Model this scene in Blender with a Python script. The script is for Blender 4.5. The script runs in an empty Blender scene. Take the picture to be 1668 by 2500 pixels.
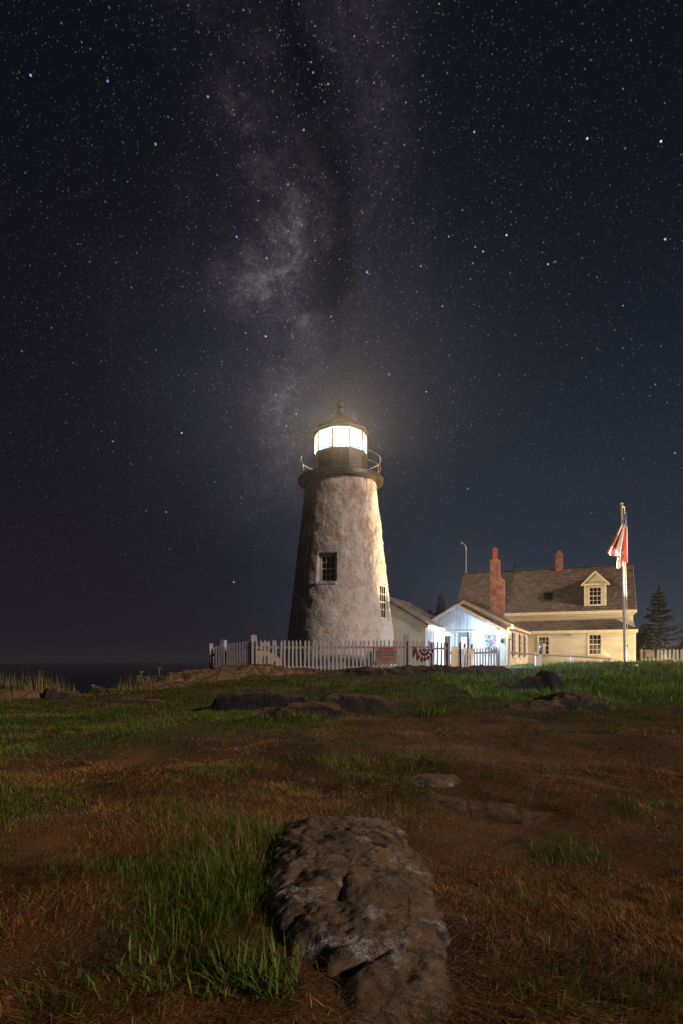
import bpy, bmesh, math, random
import numpy as np
from mathutils import Matrix, Vector

S = bpy.context.scene
COL = S.collection
R = math.radians
random.seed(7)
rng = np.random.default_rng(11)

# ------------------------------------------------------------------ camera
F = 1450.0            # focal length in pixels of the 1668 x 2500 photograph
EYE = 1.15            # camera height above the ground under it
HOR = 1610.0          # eye level row
cam_d = bpy.data.cameras.new('camera')
cam = bpy.data.objects.new('camera', cam_d)
COL.objects.link(cam)
cam.location = (0, 0, EYE)
cam.rotation_euler = (R(90), 0, 0)
cam_d.sensor_fit = 'AUTO'
cam_d.sensor_width = 36
cam_d.lens = F / 2500 * 36
cam_d.shift_y = (HOR - 1250) / 2500
cam_d.clip_start = 0.05
cam_d.clip_end = 12000
S.camera = cam
S.view_settings.view_transform = 'Standard'
S.view_settings.look = 'None'
S.view_settings.exposure = 0
S.view_settings.gamma = 1
S.render.engine = 'CYCLES'
S.cycles.use_denoising = True
S.cycles.denoiser = 'OPENIMAGEDENOISE'
S.cycles.denoising_input_passes = 'RGB_ALBEDO_NORMAL'
S.cycles.denoising_prefilter = 'NONE'
S.cycles.max_bounces = 6
S.cycles.volume_bounces = 0
S.cycles.sample_clamp_indirect = 3.0
S.cycles.use_adaptive_sampling = False


def P(px, py, d):
    return ((px - 834) / F * d, d, EYE + (HOR - py) / F * d)


# ------------------------------------------------------------------ night sky
W = bpy.data.worlds.new('World')
S.world = W
W.use_nodes = True
nt = W.node_tree
nt.nodes.clear()


class NX:
    """tiny expression helper for shader math"""
    def __init__(s, tree): s.t = tree
    def val(s, n, k, x):
        if isinstance(x, (int, float)): n.inputs[k].default_value = x
        else: s.t.links.new(x, n.inputs[k])
    def m(s, op, a, b=0.0, c=None, clamp=False):
        n = s.t.nodes.new('ShaderNodeMath'); n.operation = op; n.use_clamp = clamp
        s.val(n, 0, a); s.val(n, 1, b)
        if c is not None: s.val(n, 2, c)
        return n.outputs[0]
    def add(s, *a):
        r = a[0]
        for x in a[1:]: r = s.m('ADD', r, x)
        return r
    def mul(s, *a):
        r = a[0]
        for x in a[1:]: r = s.m('MULTIPLY', r, x)
        return r
    def sub(s, a, b): return s.m('SUBTRACT', a, b)
    def gauss(s, x, c, w):
        q = s.m('DIVIDE', s.sub(x, c), w)
        return s.m('POWER', 2.71828, s.mul(q, q, -1.0))
    def smooth(s, x, a, b):
        n = s.t.nodes.new('ShaderNodeMapRange'); n.interpolation_type = 'SMOOTHSTEP'
        s.val(n, 'Value', x); s.val(n, 'From Min', a); s.val(n, 'From Max', b)
        return n.outputs[0]
    def vscale(s, v, k):
        n = s.t.nodes.new('ShaderNodeVectorMath'); n.operation = 'SCALE'
        s.t.links.new(v, n.inputs[0]); s.val(n, 'Scale', k); return n.outputs[0]
    def vadd(s, a, b):
        n = s.t.nodes.new('ShaderNodeVectorMath'); n.operation = 'ADD'
        for i, q in enumerate((a, b)):
            if isinstance(q, tuple): n.inputs[i].default_value = q
            else: s.t.links.new(q, n.inputs[i])
        return n.outputs[0]
    def vmul(s, a, b):
        n = s.t.nodes.new('ShaderNodeVectorMath'); n.operation = 'MULTIPLY'
        for i, q in enumerate((a, b)):
            if isinstance(q, tuple): n.inputs[i].default_value = q
            else: s.t.links.new(q, n.inputs[i])
        return n.outputs[0]
    def mix(s, f, a, b):
        n = s.t.nodes.new('ShaderNodeMix'); n.data_type = 'RGBA'
        s.val(n, 0, f)
        for k, q in ((6, a), (7, b)):
            if isinstance(q, tuple): n.inputs[k].default_value = (*q[:3], 1)
            else: s.t.links.new(q, n.inputs[k])
        return n.outputs[2]
    def noise(s, v, scale, detail=4, rough=.55, dist=0.0):
        n = s.t.nodes.new('ShaderNodeTexNoise')
        if v is not None: s.t.links.new(v, n.inputs['Vector'])
        n.inputs['Scale'].default_value = scale; n.inputs['Detail'].default_value = detail
        n.inputs['Roughness'].default_value = rough; n.inputs['Distortion'].default_value = dist
        return n.outputs['Fac'], n.outputs['Color']
    def sep(s, v):
        n = s.t.nodes.new('ShaderNodeSeparateXYZ'); s.t.links.new(v, n.inputs[0]); return n.outputs
    def comb(s, x, y, z):
        n = s.t.nodes.new('ShaderNodeCombineXYZ')
        for i, q in enumerate((x, y, z)): s.val(n, i, q)
        return n.outputs[0]


def build_sky():
    n = NX(nt)
    tc = nt.nodes.new('ShaderNodeTexCoord')
    D = tc.outputs['Generated']                  # world direction
    x, y, z = n.sep(D)
    az = n.m('ARCTAN2', x, y)                    # azimuth, 0 straight over the tower
    el = n.m('ARCSINE', z)
    v = n.m('TANGENT', n.m('MAXIMUM', n.m('MINIMUM', el, 1.2), 0.0))
    # base: nearly black overhead, paler towards the horizon and to the right (town glow)
    low = n.m('POWER', 2.71828, n.mul(v, -2.1))
    low2 = n.m('POWER', 2.71828, n.mul(v, -4.2))
    right = n.smooth(az, -.25, .40)
    lowc = n.mix(n.smooth(az, -.45, .15), (.0120, .0118, .0185), (.0130, .0170, .0275))
    base = n.mix(low, (.0020, .0024, .0062), lowc)
    glow = n.mix(right, (.0050, .0018, .0030), (.0270, .0375, .0510))
    base = n.vadd(base, n.vscale(glow, low2))
    base = n.vadd(base, n.vscale(n.comb(.0065, .0105, .0185), n.mul(n.gauss(az, -.06, .22), n.gauss(v, .42, .20))))
    # galaxy band
    f1, c1 = n.noise(D, 5.0, 7, .62, .35)
    f2, c2 = n.noise(n.vadd(D, (3.1, 1.7, .4)), 12.0, 9, .66, .25)
    f3, c3 = n.noise(n.vadd(D, (1.1, 4.7, 2.4)), 26.0, 8, .66, .3)
    bend = n.mul(n.sub(f1, .5), .16)
    u = n.add(n.m('MULTIPLY', n.m('TANGENT', n.m('MAXIMUM', n.m('MINIMUM', az, 1.3), -1.3)), 1.0), bend)
    uc = n.sub(-.095, n.mul(n.m('MAXIMUM', n.sub(v, .72), 0.0), .22))
    left = n.gauss(u, uc, .074)
    rightb = n.mul(n.gauss(u, .045, .055), n.smooth(v, .62, .95))
    patch = n.add(n.gauss(v, .64, .085), n.mul(n.gauss(v, .78, .05), .75), n.mul(n.gauss(v, .90, .05), .24),
                  n.mul(n.gauss(v, 1.05, .07), .14), n.mul(n.gauss(v, .40, .2), .30))
    cloud = n.mul(n.smooth(f2, .40, .62), n.add(.35, n.mul(n.smooth(f3, .34, .64), .95)))
    fine = n.smooth(f1, .38, .66)
    band = n.mul(left, patch, n.add(.16, n.mul(cloud, 1.15)), n.add(.35, fine))
    wide = n.mul(n.gauss(u, -.06, .22), n.smooth(v, .12, .6), n.add(.3, fine), .16)
    band = n.add(band, wide, n.mul(rightb, .16, n.add(.3, cloud)))
    g1, c4 = n.noise(D, 190.0, 3, .7)
    g2, c5 = n.noise(D, 70.0, 5, .7)
    band = n.mul(band, n.add(.55, n.mul(n.smooth(g1, .42, .70), .60), n.mul(n.smooth(g2, .38, .66), .42)))
    rift = n.mul(n.gauss(u, n.add(uc, .085), .034), n.smooth(v, .45, .62), n.add(.25, n.mul(n.smooth(f2, .62, .40), .55)))
    band = n.mul(band, n.sub(1.0, rift))
    mw = n.vscale(n.comb(.090, .079, .086), band)
    base = n.vmul(base, n.comb(n.sub(1.0, n.mul(rift, .45)), n.sub(1.0, n.mul(rift, .45)), n.sub(1.0, n.mul(rift, .42))))
    tot = n.vadd(base, mw)
    # stars: points of a cell pattern on the sphere of directions
    dens = n.add(.62, n.mul(n.m('MINIMUM', n.add(n.mul(n.gauss(u, -.02, .30), .55), n.mul(band, 1.6)), 1.4), .85))
    fade = n.mul(n.smooth(v, -.02, .42), dens)
    for sc, r0, r1, gain, pw in ((250, .05, .24, .15, 1.3), (165, .04, .17, .24, 1.6), (100, .03, .12, .36, 1.8), (56, .02, .082, .60, 2.4),
                                 (26, .01, .046, 1.1, 2.4)):
        vo = nt.nodes.new('ShaderNodeTexVoronoi'); vo.feature = 'F1'
        nt.links.new(n.vadd(D, (sc * .013, .31, .07)), vo.inputs['Vector'])
        vo.inputs['Scale'].default_value = sc
        cr = n.sep(vo.outputs['Color'])
        b = n.sub(1.0, n.smooth(vo.outputs['Distance'], r0, r1))
        b = n.mul(b, n.m('POWER', cr[0], pw), gain, fade)
        tint = n.mix(n.smooth(cr[1], .35, .85), (.52, .62, 1.0), (1.0, .84, .68))
        tot = n.vadd(tot, n.vscale(tint, b))
    # the few brightest, where the photograph shows them
    for (px, py, k, ctint) in ((75, 184, .9, 0), (263, 198, .6, 0), (508, 236, .6, 0), (742, 317, .5, 0),
                               (1158, 322, .7, 0), (1434, 338, 1.4, 0), (1614, 345, 1.2, 1), (1237, 574, .8, 1),
                               (1624, 584, .9, 1), (1180, 614, .6, 0), (896, 665, .8, 0), (444, 1057, .9, 1),
                               (571, 1421, .8, 0), (950, 914, .6, 0), (578, 578, .6, 0), (380, 352, .6, 0),
                               (1338, 645, .5, 1), (1648, 1106, .5, 0), (1142, 1193, .5, 0), (406, 1250, .5, 0)):
        dv = Vector(((px - 834) / F, 1, (HOR - py) / F)).normalized()
        vm = nt.nodes.new('ShaderNodeVectorMath'); vm.operation = 'DISTANCE'
        nt.links.new(D, vm.inputs[0]); vm.inputs[1].default_value = dv
        b = n.sub(1.0, n.smooth(vm.outputs['Value'], .0004, .0017))
        t = n.comb(*((.5, .6, 1.0) if ctint == 0 else (1.0, .85, .7)))
        tot = n.vadd(tot, n.vscale(t, n.mul(b, k)))
    bg = nt.nodes.new('ShaderNodeBackground')
    nt.links.new(tot, bg.inputs['Color'])
    bg.inputs['Strength'].default_value = 1.0
    out = nt.nodes.new('ShaderNodeOutputWorld')
    nt.links.new(bg.outputs[0], out.inputs['Surface'])


build_sky()
W.cycles.sampling_method = 'MANUAL'
W.cycles.sample_map_resolution = 256

# ------------------------------------------------------------------ lights
SUN_AZ, SUN_EL, SUN_E = 54, 20, 3.3           # warm light low from behind right of the camera
sl = bpy.data.lights.new('low_warm_light', 'SUN')
sl.energy = SUN_E
sl.angle = R(7.0)
sl.color = (1.0, .75, .61)
so = bpy.data.objects.new('low_warm_light', sl)
COL.objects.link(so)
trav = Vector((-math.sin(R(SUN_AZ)), math.cos(R(SUN_AZ)), -math.tan(R(SUN_EL))))
so.rotation_euler = trav.to_track_quat('-Z', 'Y').to_euler()

LANTERN_E = .33         # radiance of the lantern glass
LANTERN_W = 10500.0
PORCH_W = 1250.0
PORCH_FILL_W = 130.0
FLOOD_W = 1150.0
FLAG_W = 26000.0
BEAM_W = 95000.0
HAZE = .0005


def point_light(name, loc, watts, color, r=.06, spot=None, parent=None):
    l = bpy.data.lights.new(name, 'SPOT' if spot else 'POINT')
    l.energy = watts; l.color = color; l.shadow_soft_size = r
    o = bpy.data.objects.new(name, l)
    COL.objects.link(o)
    o.location = loc
    if spot:
        tgt, ang, blend = spot
        l.spot_size = R(ang); l.spot_blend = blend
        o.rotation_euler = (Vector(tgt) - Vector(loc)).to_track_quat('-Z', 'Y').to_euler()
    if parent:
        o.parent = parent
    return o


# ------------------------------------------------------------------ materials
MATS = {}


def mat(name, c1, c2=None, scale=6.0, rough=.75, bump=0.0, bscale=20.0, detail=6, metal=0.0, spec=.3, lo=.35, hi=.65,
        stretch=(1, 1, 1), emis=None):
    m = bpy.data.materials.new(name); m.use_nodes = True
    t = m.node_tree; n = NX(t); b = t.nodes['Principled BSDF']
    b.inputs['Roughness'].default_value = rough; b.inputs['Metallic'].default_value = metal
    b.inputs['Specular IOR Level'].default_value = spec
    tc = t.nodes.new('ShaderNodeTexCoord').outputs['Object']
    vv = n.vmul(tc, stretch)
    if c2 is not None:
        f, _ = n.noise(vv, scale, detail)
        t.links.new(n.mix(n.smooth(f, lo, hi), c1, c2), b.inputs['Base Color'])
    else:
        b.inputs['Base Color'].default_value = (*c1, 1)
    if bump:
        f, _ = n.noise(vv, bscale, 6, .6)
        bp = t.nodes.new('ShaderNodeBump'); bp.inputs['Distance'].default_value = bump
        t.links.new(f, bp.inputs['Height']); t.links.new(bp.outputs[0], b.inputs['Normal'])
    if emis:
        b.inputs['Emission Color'].default_value = (*emis[0], 1)
        b.inputs['Emission Strength'].default_value = emis[1]
    MATS[name] = m
    return m


def mat_stucco():
    m = bpy.data.materials.new('whitewashed_stone'); m.use_nodes = True
    t = m.node_tree; n = NX(t); b = t.nodes['Principled BSDF']
    b.inputs['Roughness'].default_value = .9; b.inputs['Specular IOR Level'].default_value = .15
    tc = t.nodes.new('ShaderNodeTexCoord').outputs['Object']
    f, _ = n.noise(n.vmul(tc, (1, 1, .5)), 1.6, 8, .65, .4)
    g, _ = n.noise(n.vmul(tc, (1, 1, .22)), 3.2, 7, .65, .6)
    h, _ = n.noise(tc, 9, 6, .6)
    z = n.sep(tc)[2]
    up = n.smooth(z, 2.0, 7.6)
    c = n.mix(n.smooth(h, .3, .7), (.36, .366, .37), (.47, .475, .48))
    pt, _ = n.noise(n.vadd(n.vmul(tc, (1, 1, .75)), (7, 3, 9)), 2.6, 9, .68, .3)
    c = n.mix(n.mul(n.smooth(pt, .535, .565), .38), c, (.215, .19, .165))
    c = n.mix(n.mul(n.smooth(pt, .43, .40), .40), c, (.52, .52, .51))
    # weather stains: heavier towards the top of the old tower
    st = n.mul(n.smooth(f, .36, .64), n.add(.15, n.mul(up, .66)))
    c = n.mix(st, c, (.22, .15, .095))
    c = n.mix(n.mul(n.smooth(g, .52, .70), n.add(.10, n.mul(up, .60))), c, (.085, .063, .048))
    rust, _ = n.noise(n.vadd(tc, (5, 2, 1)), 1.3, 5, .6)
    c = n.mix(n.mul(n.smooth(rust, .62, .72), .55), c, (.42, .20, .06))
    t.links.new(c, b.inputs['Base Color'])
    k, _ = n.noise(n.vmul(tc, (1, 1, 1.5)), 5.5, 7, .6, .2)
    bp = t.nodes.new('ShaderNodeBump'); bp.inputs['Distance'].default_value = .05
    t.links.new(n.add(k, n.mul(h, .35)), bp.inputs['Height']); t.links.new(bp.outputs[0], b.inputs['Normal'])
    MATS['stucco'] = m


def mat_boards(name, c1, c2, pitch=.11, axis=2, depth=.014, vertical=False):
    """lapped or vertical boards: relief from a saw-tooth along one axis"""
    m = bpy.data.materials.new(name); m.use_nodes = True
    t = m.node_tree; n = NX(t); b = t.nodes['Principled BSDF']
    b.inputs['Roughness'].default_value = .65; b.inputs['Specular IOR Level'].default_value = .25
    tc = t.nodes.new('ShaderNodeTexCoord').outputs['Object']
    s = n.sep(tc)
    a = s[axis] if axis < 3 else n.add(s[0], s[1])
    fr = n.m('FRACT', n.m('DIVIDE', n.add(a, 50.0), pitch))
    if vertical:
        hgt = n.smooth(n.m('ABSOLUTE', n.sub(fr, .5)), .49, .42)
    else:
        hgt = n.mul(n.sub(1.0, fr), n.smooth(fr, 0.0, .06))
    bp = t.nodes.new('ShaderNodeBump'); bp.inputs['Distance'].default_value = depth
    nf, _ = n.noise(tc, 30, 4)
    t.links.new(n.add(hgt, n.mul(nf, .12)), bp.inputs['Height']); t.links.new(bp.outputs[0], b.inputs['Normal'])
    st = (1, 1, .12) if vertical else (.15, .15, 1)
    f, _ = n.noise(n.vmul(tc, st), 7, 6, .65)
    wn = t.nodes.new('ShaderNodeTexWhiteNoise'); wn.noise_dimensions = '1D'
    t.links.new(n.m('FLOOR', n.m('DIVIDE', n.add(a, 50.0), pitch)), wn.inputs['W'])
    mixf = n.m('ADD', n.mul(n.smooth(f, .4, .72), .7), n.mul(wn.outputs['Value'], .3))
    t.links.new(n.mix(mixf, c1, c2), b.inputs['Base Color'])
    MATS[name] = m


def mat_brick(name, c1, c2, cm, bw, bh, ms, kz=1.0, bump=.01, var=.5, usex=True, offset=.5):
    m = bpy.data.materials.new(name); m.use_nodes = True
    t = m.node_tree; n = NX(t); b = t.nodes['Principled BSDF']
    b.inputs['Roughness'].default_value = .9; b.inputs['Specular IOR Level'].default_value = .15
    tc = t.nodes.new('ShaderNodeTexCoord').outputs['Object']
    s = n.sep(tc)
    vec = n.comb(n.add(s[0], s[1]) if usex else s[1], n.mul(s[2], kz), 0.0)
    br = t.nodes.new('ShaderNodeTexBrick')
    t.links.new(vec, br.inputs['Vector'])
    br.inputs['Scale'].default_value = 1.0
    br.inputs['Brick Width'].default_value = bw; br.inputs['Row Height'].default_value = bh
    br.inputs['Mortar Size'].default_value = ms; br.inputs['Mortar Smooth'].default_value = .2
    br.inputs['Bias'].default_value = 0; br.offset = offset
    br.inputs['Color1'].default_value = (*c1, 1); br.inputs['Color2'].default_value = (*c2, 1)
    br.inputs['Mortar'].default_value = (*cm, 1)
    f, _ = n.noise(tc, 2.2, 6, .65)
    g, _ = n.noise(tc, 18, 3, .6)
    dark = n.vscale(br.outputs['Color'], n.add(1.0 - var * .5, n.mul(n.add(n.smooth(f, .35, .7), n.mul(g, .5)), var)))
    t.links.new(dark, b.inputs['Base Color'])
    bp = t.nodes.new('ShaderNodeBump'); bp.inputs['Distance'].default_value = bump
    t.links.new(n.add(n.mul(br.outputs['Fac'], -1.0), n.mul(g, .4)), bp.inputs['Height'])
    t.links.new(bp.outputs[0], b.inputs['Normal'])
    MATS[name] = m


def mat_attr(name, rough=.85, bump=0.0, bscale=30, trans=False, darken=True):
    """colour taken from the mesh's own 'Col' attribute (kind of plant or soil), varied by noise"""
    m = bpy.data.materials.new(name); m.use_nodes = True
    t = m.node_tree; n = NX(t); b = t.nodes['Principled BSDF']
    b.inputs['Roughness'].default_value = rough; b.inputs['Specular IOR Level'].default_value = .2
    a = t.nodes.new('ShaderNodeAttribute'); a.attribute_name = 'Col'
    c = a.outputs['Color']
    tc = t.nodes.new('ShaderNodeTexCoord').outputs['Object']
    if bump:
        f, _ = n.noise(tc, bscale, 8, .65)
        g, _ = n.noise(tc, bscale * .13, 6, .65)
        c = n.vscale(c, n.add(.45, n.mul(f, .6), n.mul(g, .5)))
        bp = t.nodes.new('ShaderNodeBump'); bp.inputs['Distance'].default_value = bump
        t.links.new(n.add(f, n.mul(g, .8)), bp.inputs['Height']); t.links.new(bp.outputs[0], b.inputs['Normal'])
    t.links.new(c, b.inputs['Base Color'])
    if trans:
        td = t.nodes.new('ShaderNodeBsdfTranslucent'); t.links.new(c, td.inputs['Color'])
        mx = t.nodes.new('ShaderNodeMixShader'); mx.inputs[0].default_value = .3
        t.links.new(b.outputs[0], mx.inputs[1]); t.links.new(td.outputs[0], mx.inputs[2])
        t.links.new(mx.outputs[0], t.nodes['Material Output'].inputs['Surface'])
    MATS[name] = m


def mat_rock(name, c1, c2, c3, lich=.25, bump=.03, bscale=9.0, white=None, top=None):
    m = bpy.data.materials.new(name); m.use_nodes = True
    t = m.node_tree; n = NX(t); b = t.nodes['Principled BSDF']
    b.inputs['Roughness'].default_value = .88; b.inputs['Specular IOR Level'].default_value = .25
    tc = t.nodes.new('ShaderNodeTexCoord').outputs['Object']
    f, _ = n.noise(tc, bscale * .25, 8, .68, .3)
    g, _ = n.noise(tc, bscale * 2.2, 6, .7)
    h, _ = n.noise(n.vadd(tc, (9, 4, 2)), bscale * .55, 8, .7, .5)
    k, _ = n.noise(tc, bscale * 14, 4, .8)
    vc = t.nodes.new('ShaderNodeTexVoronoi'); vc.feature = 'DISTANCE_TO_EDGE'; vc.inputs['Scale'].default_value = bscale * .30
    t.links.new(n.vadd(n.vmul(tc, (1.5, .8, 1)), n.vscale(n.comb(h, g, f), .35)), vc.inputs['Vector'])
    crk = n.smooth(vc.outputs['Distance'], .004, .035)
    c = n.mix(n.smooth(f, .35, .65), c1, c2)
    c = n.mix(n.mul(n.smooth(h, .50, .62), lich * 2.4), c, c3)
    if white:
        w, _ = n.noise(n.vadd(tc, (2, 7, 5)), bscale * .42, 8, .72, .3)
        c = n.mix(n.mul(n.smooth(w, .53, .63), n.smooth(k, .35, .6), .8), c, white)
    if top:      # level tops painted a lit brown, with thin soil, moss and dry grass
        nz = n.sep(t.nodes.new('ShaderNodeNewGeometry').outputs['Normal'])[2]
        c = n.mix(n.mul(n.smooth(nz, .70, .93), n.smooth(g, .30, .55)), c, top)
    c = n.vscale(c, n.add(.20, n.mul(g, .55), n.mul(k, 1.05)))
    c = n.vscale(c, n.add(.62, n.mul(crk, .38)))
    t.links.new(c, b.inputs['Base Color'])
    bp = t.nodes.new('ShaderNodeBump'); bp.inputs['Distance'].default_value = bump
    t.links.new(n.add(n.mul(g, .8), n.mul(h, 1.0), n.mul(k, .45), n.mul(crk, .5)), bp.inputs['Height'])
    t.links.new(bp.outputs[0], b.inputs['Normal'])
    MATS[name] = m


mat_stucco()
mat_boards('cream_clapboard', (.74, .66, .46), (.66, .58, .40), .115)
mat_boards('white_clapboard', (.74, .74, .72), (.66, .67, .66), .13)
mat_boards('vertical_boards', (.60, .64, .63), (.34, .37, .37), .19, axis=0, vertical=True, depth=.012)
mat_boards('door_boards', (.70, .72, .72), (.42, .44, .45), .16, axis=1, vertical=True, depth=.01)
mat_brick('chimney_brick', (.31, .080, .042), (.19, .050, .030), (.40, .30, .24), .24, .09, .014, bump=.02, var=.9)
mat_brick('roof_shingle', (.185, .145, .115), (.115, .090, .073), (.05, .041, .035), .42, .20, .022, kz=1.42, bump=.03, var=.5)
mat_brick('shed_shingle', (.19, .145, .11), (.10, .075, .06), (.03, .026, .024), .36, .10, .012, kz=1.7, bump=.02, var=.7, usex=False)
mat('cream_paint', (.72, .66, .50), (.58, .52, .39), 2.2, .65, .003, 30, stretch=(.3, .3, 1))
mat('cream_trim', (.78, .70, .50), (.66, .59, .42), 3, .6, .003, 30)
mat('white_paint', (.76, .76, .74), (.64, .64, .62), 4, .6, .003, 40)
mat('sash_paint', (.50, .47, .40), (.42, .39, .33), 4, .6, .003, 40)
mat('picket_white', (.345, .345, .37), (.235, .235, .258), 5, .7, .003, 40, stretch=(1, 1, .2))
mat('picket_tan', (.74, .60, .38), (.55, .42, .26), 5, .7, .003, 40, stretch=(1, 1, .2))
mat('plaster_white', (.66, .68, .60), (.54, .56, .50), 2.0, .8, .01, 22)
mat('black_iron', (.011, .0085, .0065), (.026, .017, .010), 3, .42, .004, 30, spec=.5)
mat('baffle_black', (.003, .0025, .002), rough=.95, spec=.02)  # for the added lantern plates, near-black to swallow lamp light
mat('iron_rail', (.08, .055, .042), (.045, .030, .022), 8, .5, 0, spec=.5)
mat('dark_glass', (.012, .014, .018), rough=.06, spec=.6)
mat('dark_wood', (.07, .06, .055), (.035, .03, .03), 8, .7, .004, 40, stretch=(1, 1, .15))
mat('grey_wood', (.30, .31, .31), (.16, .17, .17), 6, .8, .006, 30, stretch=(1, 1, .2))
mat('pale_metal', (.36, .35, .33), (.28, .27, .26), 6, .45, 0, metal=.3, spec=.5)
mat('gold_paint', (.62, .42, .13), (.5, .33, .1), 8, .35, 0, metal=.8)
mat('grey_metal', (.34, .34, .34), (.25, .25, .25), 8, .5, 0, metal=.4)
mat('terracotta', (.42, .10, .05), (.32, .07, .04), 7, .8, .004, 30)
mat('sign_board', (.27, .205, .18), (.23, .175, .155), 3, .7)
mat('sign_grey', (.26, .27, .23), (.2, .21, .18), 4, .7)
mat('sign_red', (.36, .015, .02), rough=.6)
mat('sign_dark', (.07, .05, .05), rough=.6)
mat('bunting_red', (.28, .010, .02), (.20, .008, .015), 9, .8)
mat('bunting_white', (.42, .39, .39), (.30, .28, .28), 9, .8)
mat('bunting_blue', (.02, .035, .13), (.015, .022, .08), 9, .8)
mat('bark', (.17, .115, .075), (.09, .06, .04), 14, .95, .02, 30, stretch=(1, 1, .3))
mat('stem_green', (.13, .14, .05), (.18, .16, .07), 5, .8)
mat('flower_white', (.24, .24, .19), rough=.8)
mat('yellow_paint', (.30, .245, .14), (.24, .19, .11), 3, .7, .003, 20)
mat_rock('granite_brown', (.215, .150, .092), (.130, .090, .057), (.028, .027, .028), .34, .045, 9.0, white=(.52, .55, .60))  # white: lichen, with the porch lamp's blue-white highlights painted in
mat_rock('granite_tan', (.21, .13, .072), (.13, .082, .048), (.05, .037, .027), .30, .12, 3.0)
mat_rock('granite_shade_dark', (.019, .020, .024), (.010, .011, .015), (.04, .032, .026), .12, .09, 5.0, top=(.105, .066, .038))  # near-black base paints in the shade on these rock faces
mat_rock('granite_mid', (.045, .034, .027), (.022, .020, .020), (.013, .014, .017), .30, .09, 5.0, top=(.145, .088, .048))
mat_attr('soil', .95, .05, 60)
mat_attr('grass_blade', .6, trans=True)
mat_attr('foliage', .7, trans=True)


def mat_lantern():
    m = bpy.data.materials.new('lit_lantern_glass'); m.use_nodes = True
    t = m.node_tree; t.nodes.clear()
    e = t.nodes.new('ShaderNodeEmission'); e.inputs['Color'].default_value = (.62, .86, 1.0, 1)
    e.inputs['Strength'].default_value = LANTERN_E
    tb = t.nodes.new('ShaderNodeBsdfTransparent'); ad = t.nodes.new('ShaderNodeAddShader')
    t.links.new(e.outputs[0], ad.inputs[0]); t.links.new(tb.outputs[0], ad.inputs[1])
    o = t.nodes.new('ShaderNodeOutputMaterial'); t.links.new(ad.outputs[0], o.inputs['Surface'])
    MATS['lantern'] = m


mat_lantern()


def mat_quilt():
    m = bpy.data.materials.new('coloured_poster'); m.use_nodes = True
    t = m.node_tree; n = NX(t); b = t.nodes['Principled BSDF']
    tc = t.nodes.new('ShaderNodeTexCoord').outputs['Object']
    vo = t.nodes.new('ShaderNodeTexVoronoi'); vo.inputs['Scale'].default_value = 9
    t.links.new(tc, vo.inputs['Vector'])
    hs = n.sep(vo.outputs['Color'])
    c = n.mix(n.smooth(hs[0], .3, .5), (.24, .34, .37), (.02, .09, .14))
    c = n.mix(n.smooth(hs[1], .66, .7), c, (.03, .06, .12))
    c = n.mix(n.smooth(hs[2], .84, .88), c, (.45, .06, .07))
    c = n.mix(n.smooth(hs[1], .12, .08), c, (.55, .35, .08))
    t.links.new(c, b.inputs['Base Color']); b.inputs['Roughness'].default_value = .5
    MATS['quilt'] = m


mat_quilt()


def mat_flag():
    m = bpy.data.materials.new('flag_cloth'); m.use_nodes = True
    t = m.node_tree; n = NX(t); b = t.nodes['Principled BSDF']
    b.inputs['Roughness'].default_value = .8
    uv = t.nodes.new('ShaderNodeUVMap').outputs[0]
    s = n.sep(uv)
    st = n.m('GREATER_THAN', n.m('FRACT', n.mul(s[0], 3.5)), n.add(.30, n.mul(s[0], .08)))
    c = n.mix(st, (.44, .060, .055), (.74, .70, .64))
    # canton with rows of stars
    cu = n.mul(s[0], 5.0); row = n.m('FLOOR', cu)
    cv = n.add(n.mul(s[1], 26.0), n.mul(n.m('MODULO', row, 2.0), .5))
    du = n.sub(n.m('FRACT', cu), .5); dv = n.sub(n.m('FRACT', cv), .5)
    dd = n.m('SQRT', n.add(n.mul(du, du, .5), n.mul(dv, dv)))
    star = n.m('LESS_THAN', dd, .22)
    ct = n.mix(star, (.035, .045, .20), (.70, .68, .70))
    c = n.mix(n.m('LESS_THAN', s[1], .30), c, ct)
    t.links.new(c, b.inputs['Base Color'])
    td = t.nodes.new('ShaderNodeBsdfTranslucent'); t.links.new(c, td.inputs['Color'])
    mx = t.nodes.new('ShaderNodeMixShader'); mx.inputs[0].default_value = .35
    t.links.new(b.outputs[0], mx.inputs[1]); t.links.new(td.outputs[0], mx.inputs[2])
    t.links.new(mx.outputs[0], t.nodes['Material Output'].inputs['Surface'])
    MATS['flag'] = m


mat_flag()

# ------------------------------------------------------------------ mesh helpers


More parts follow.
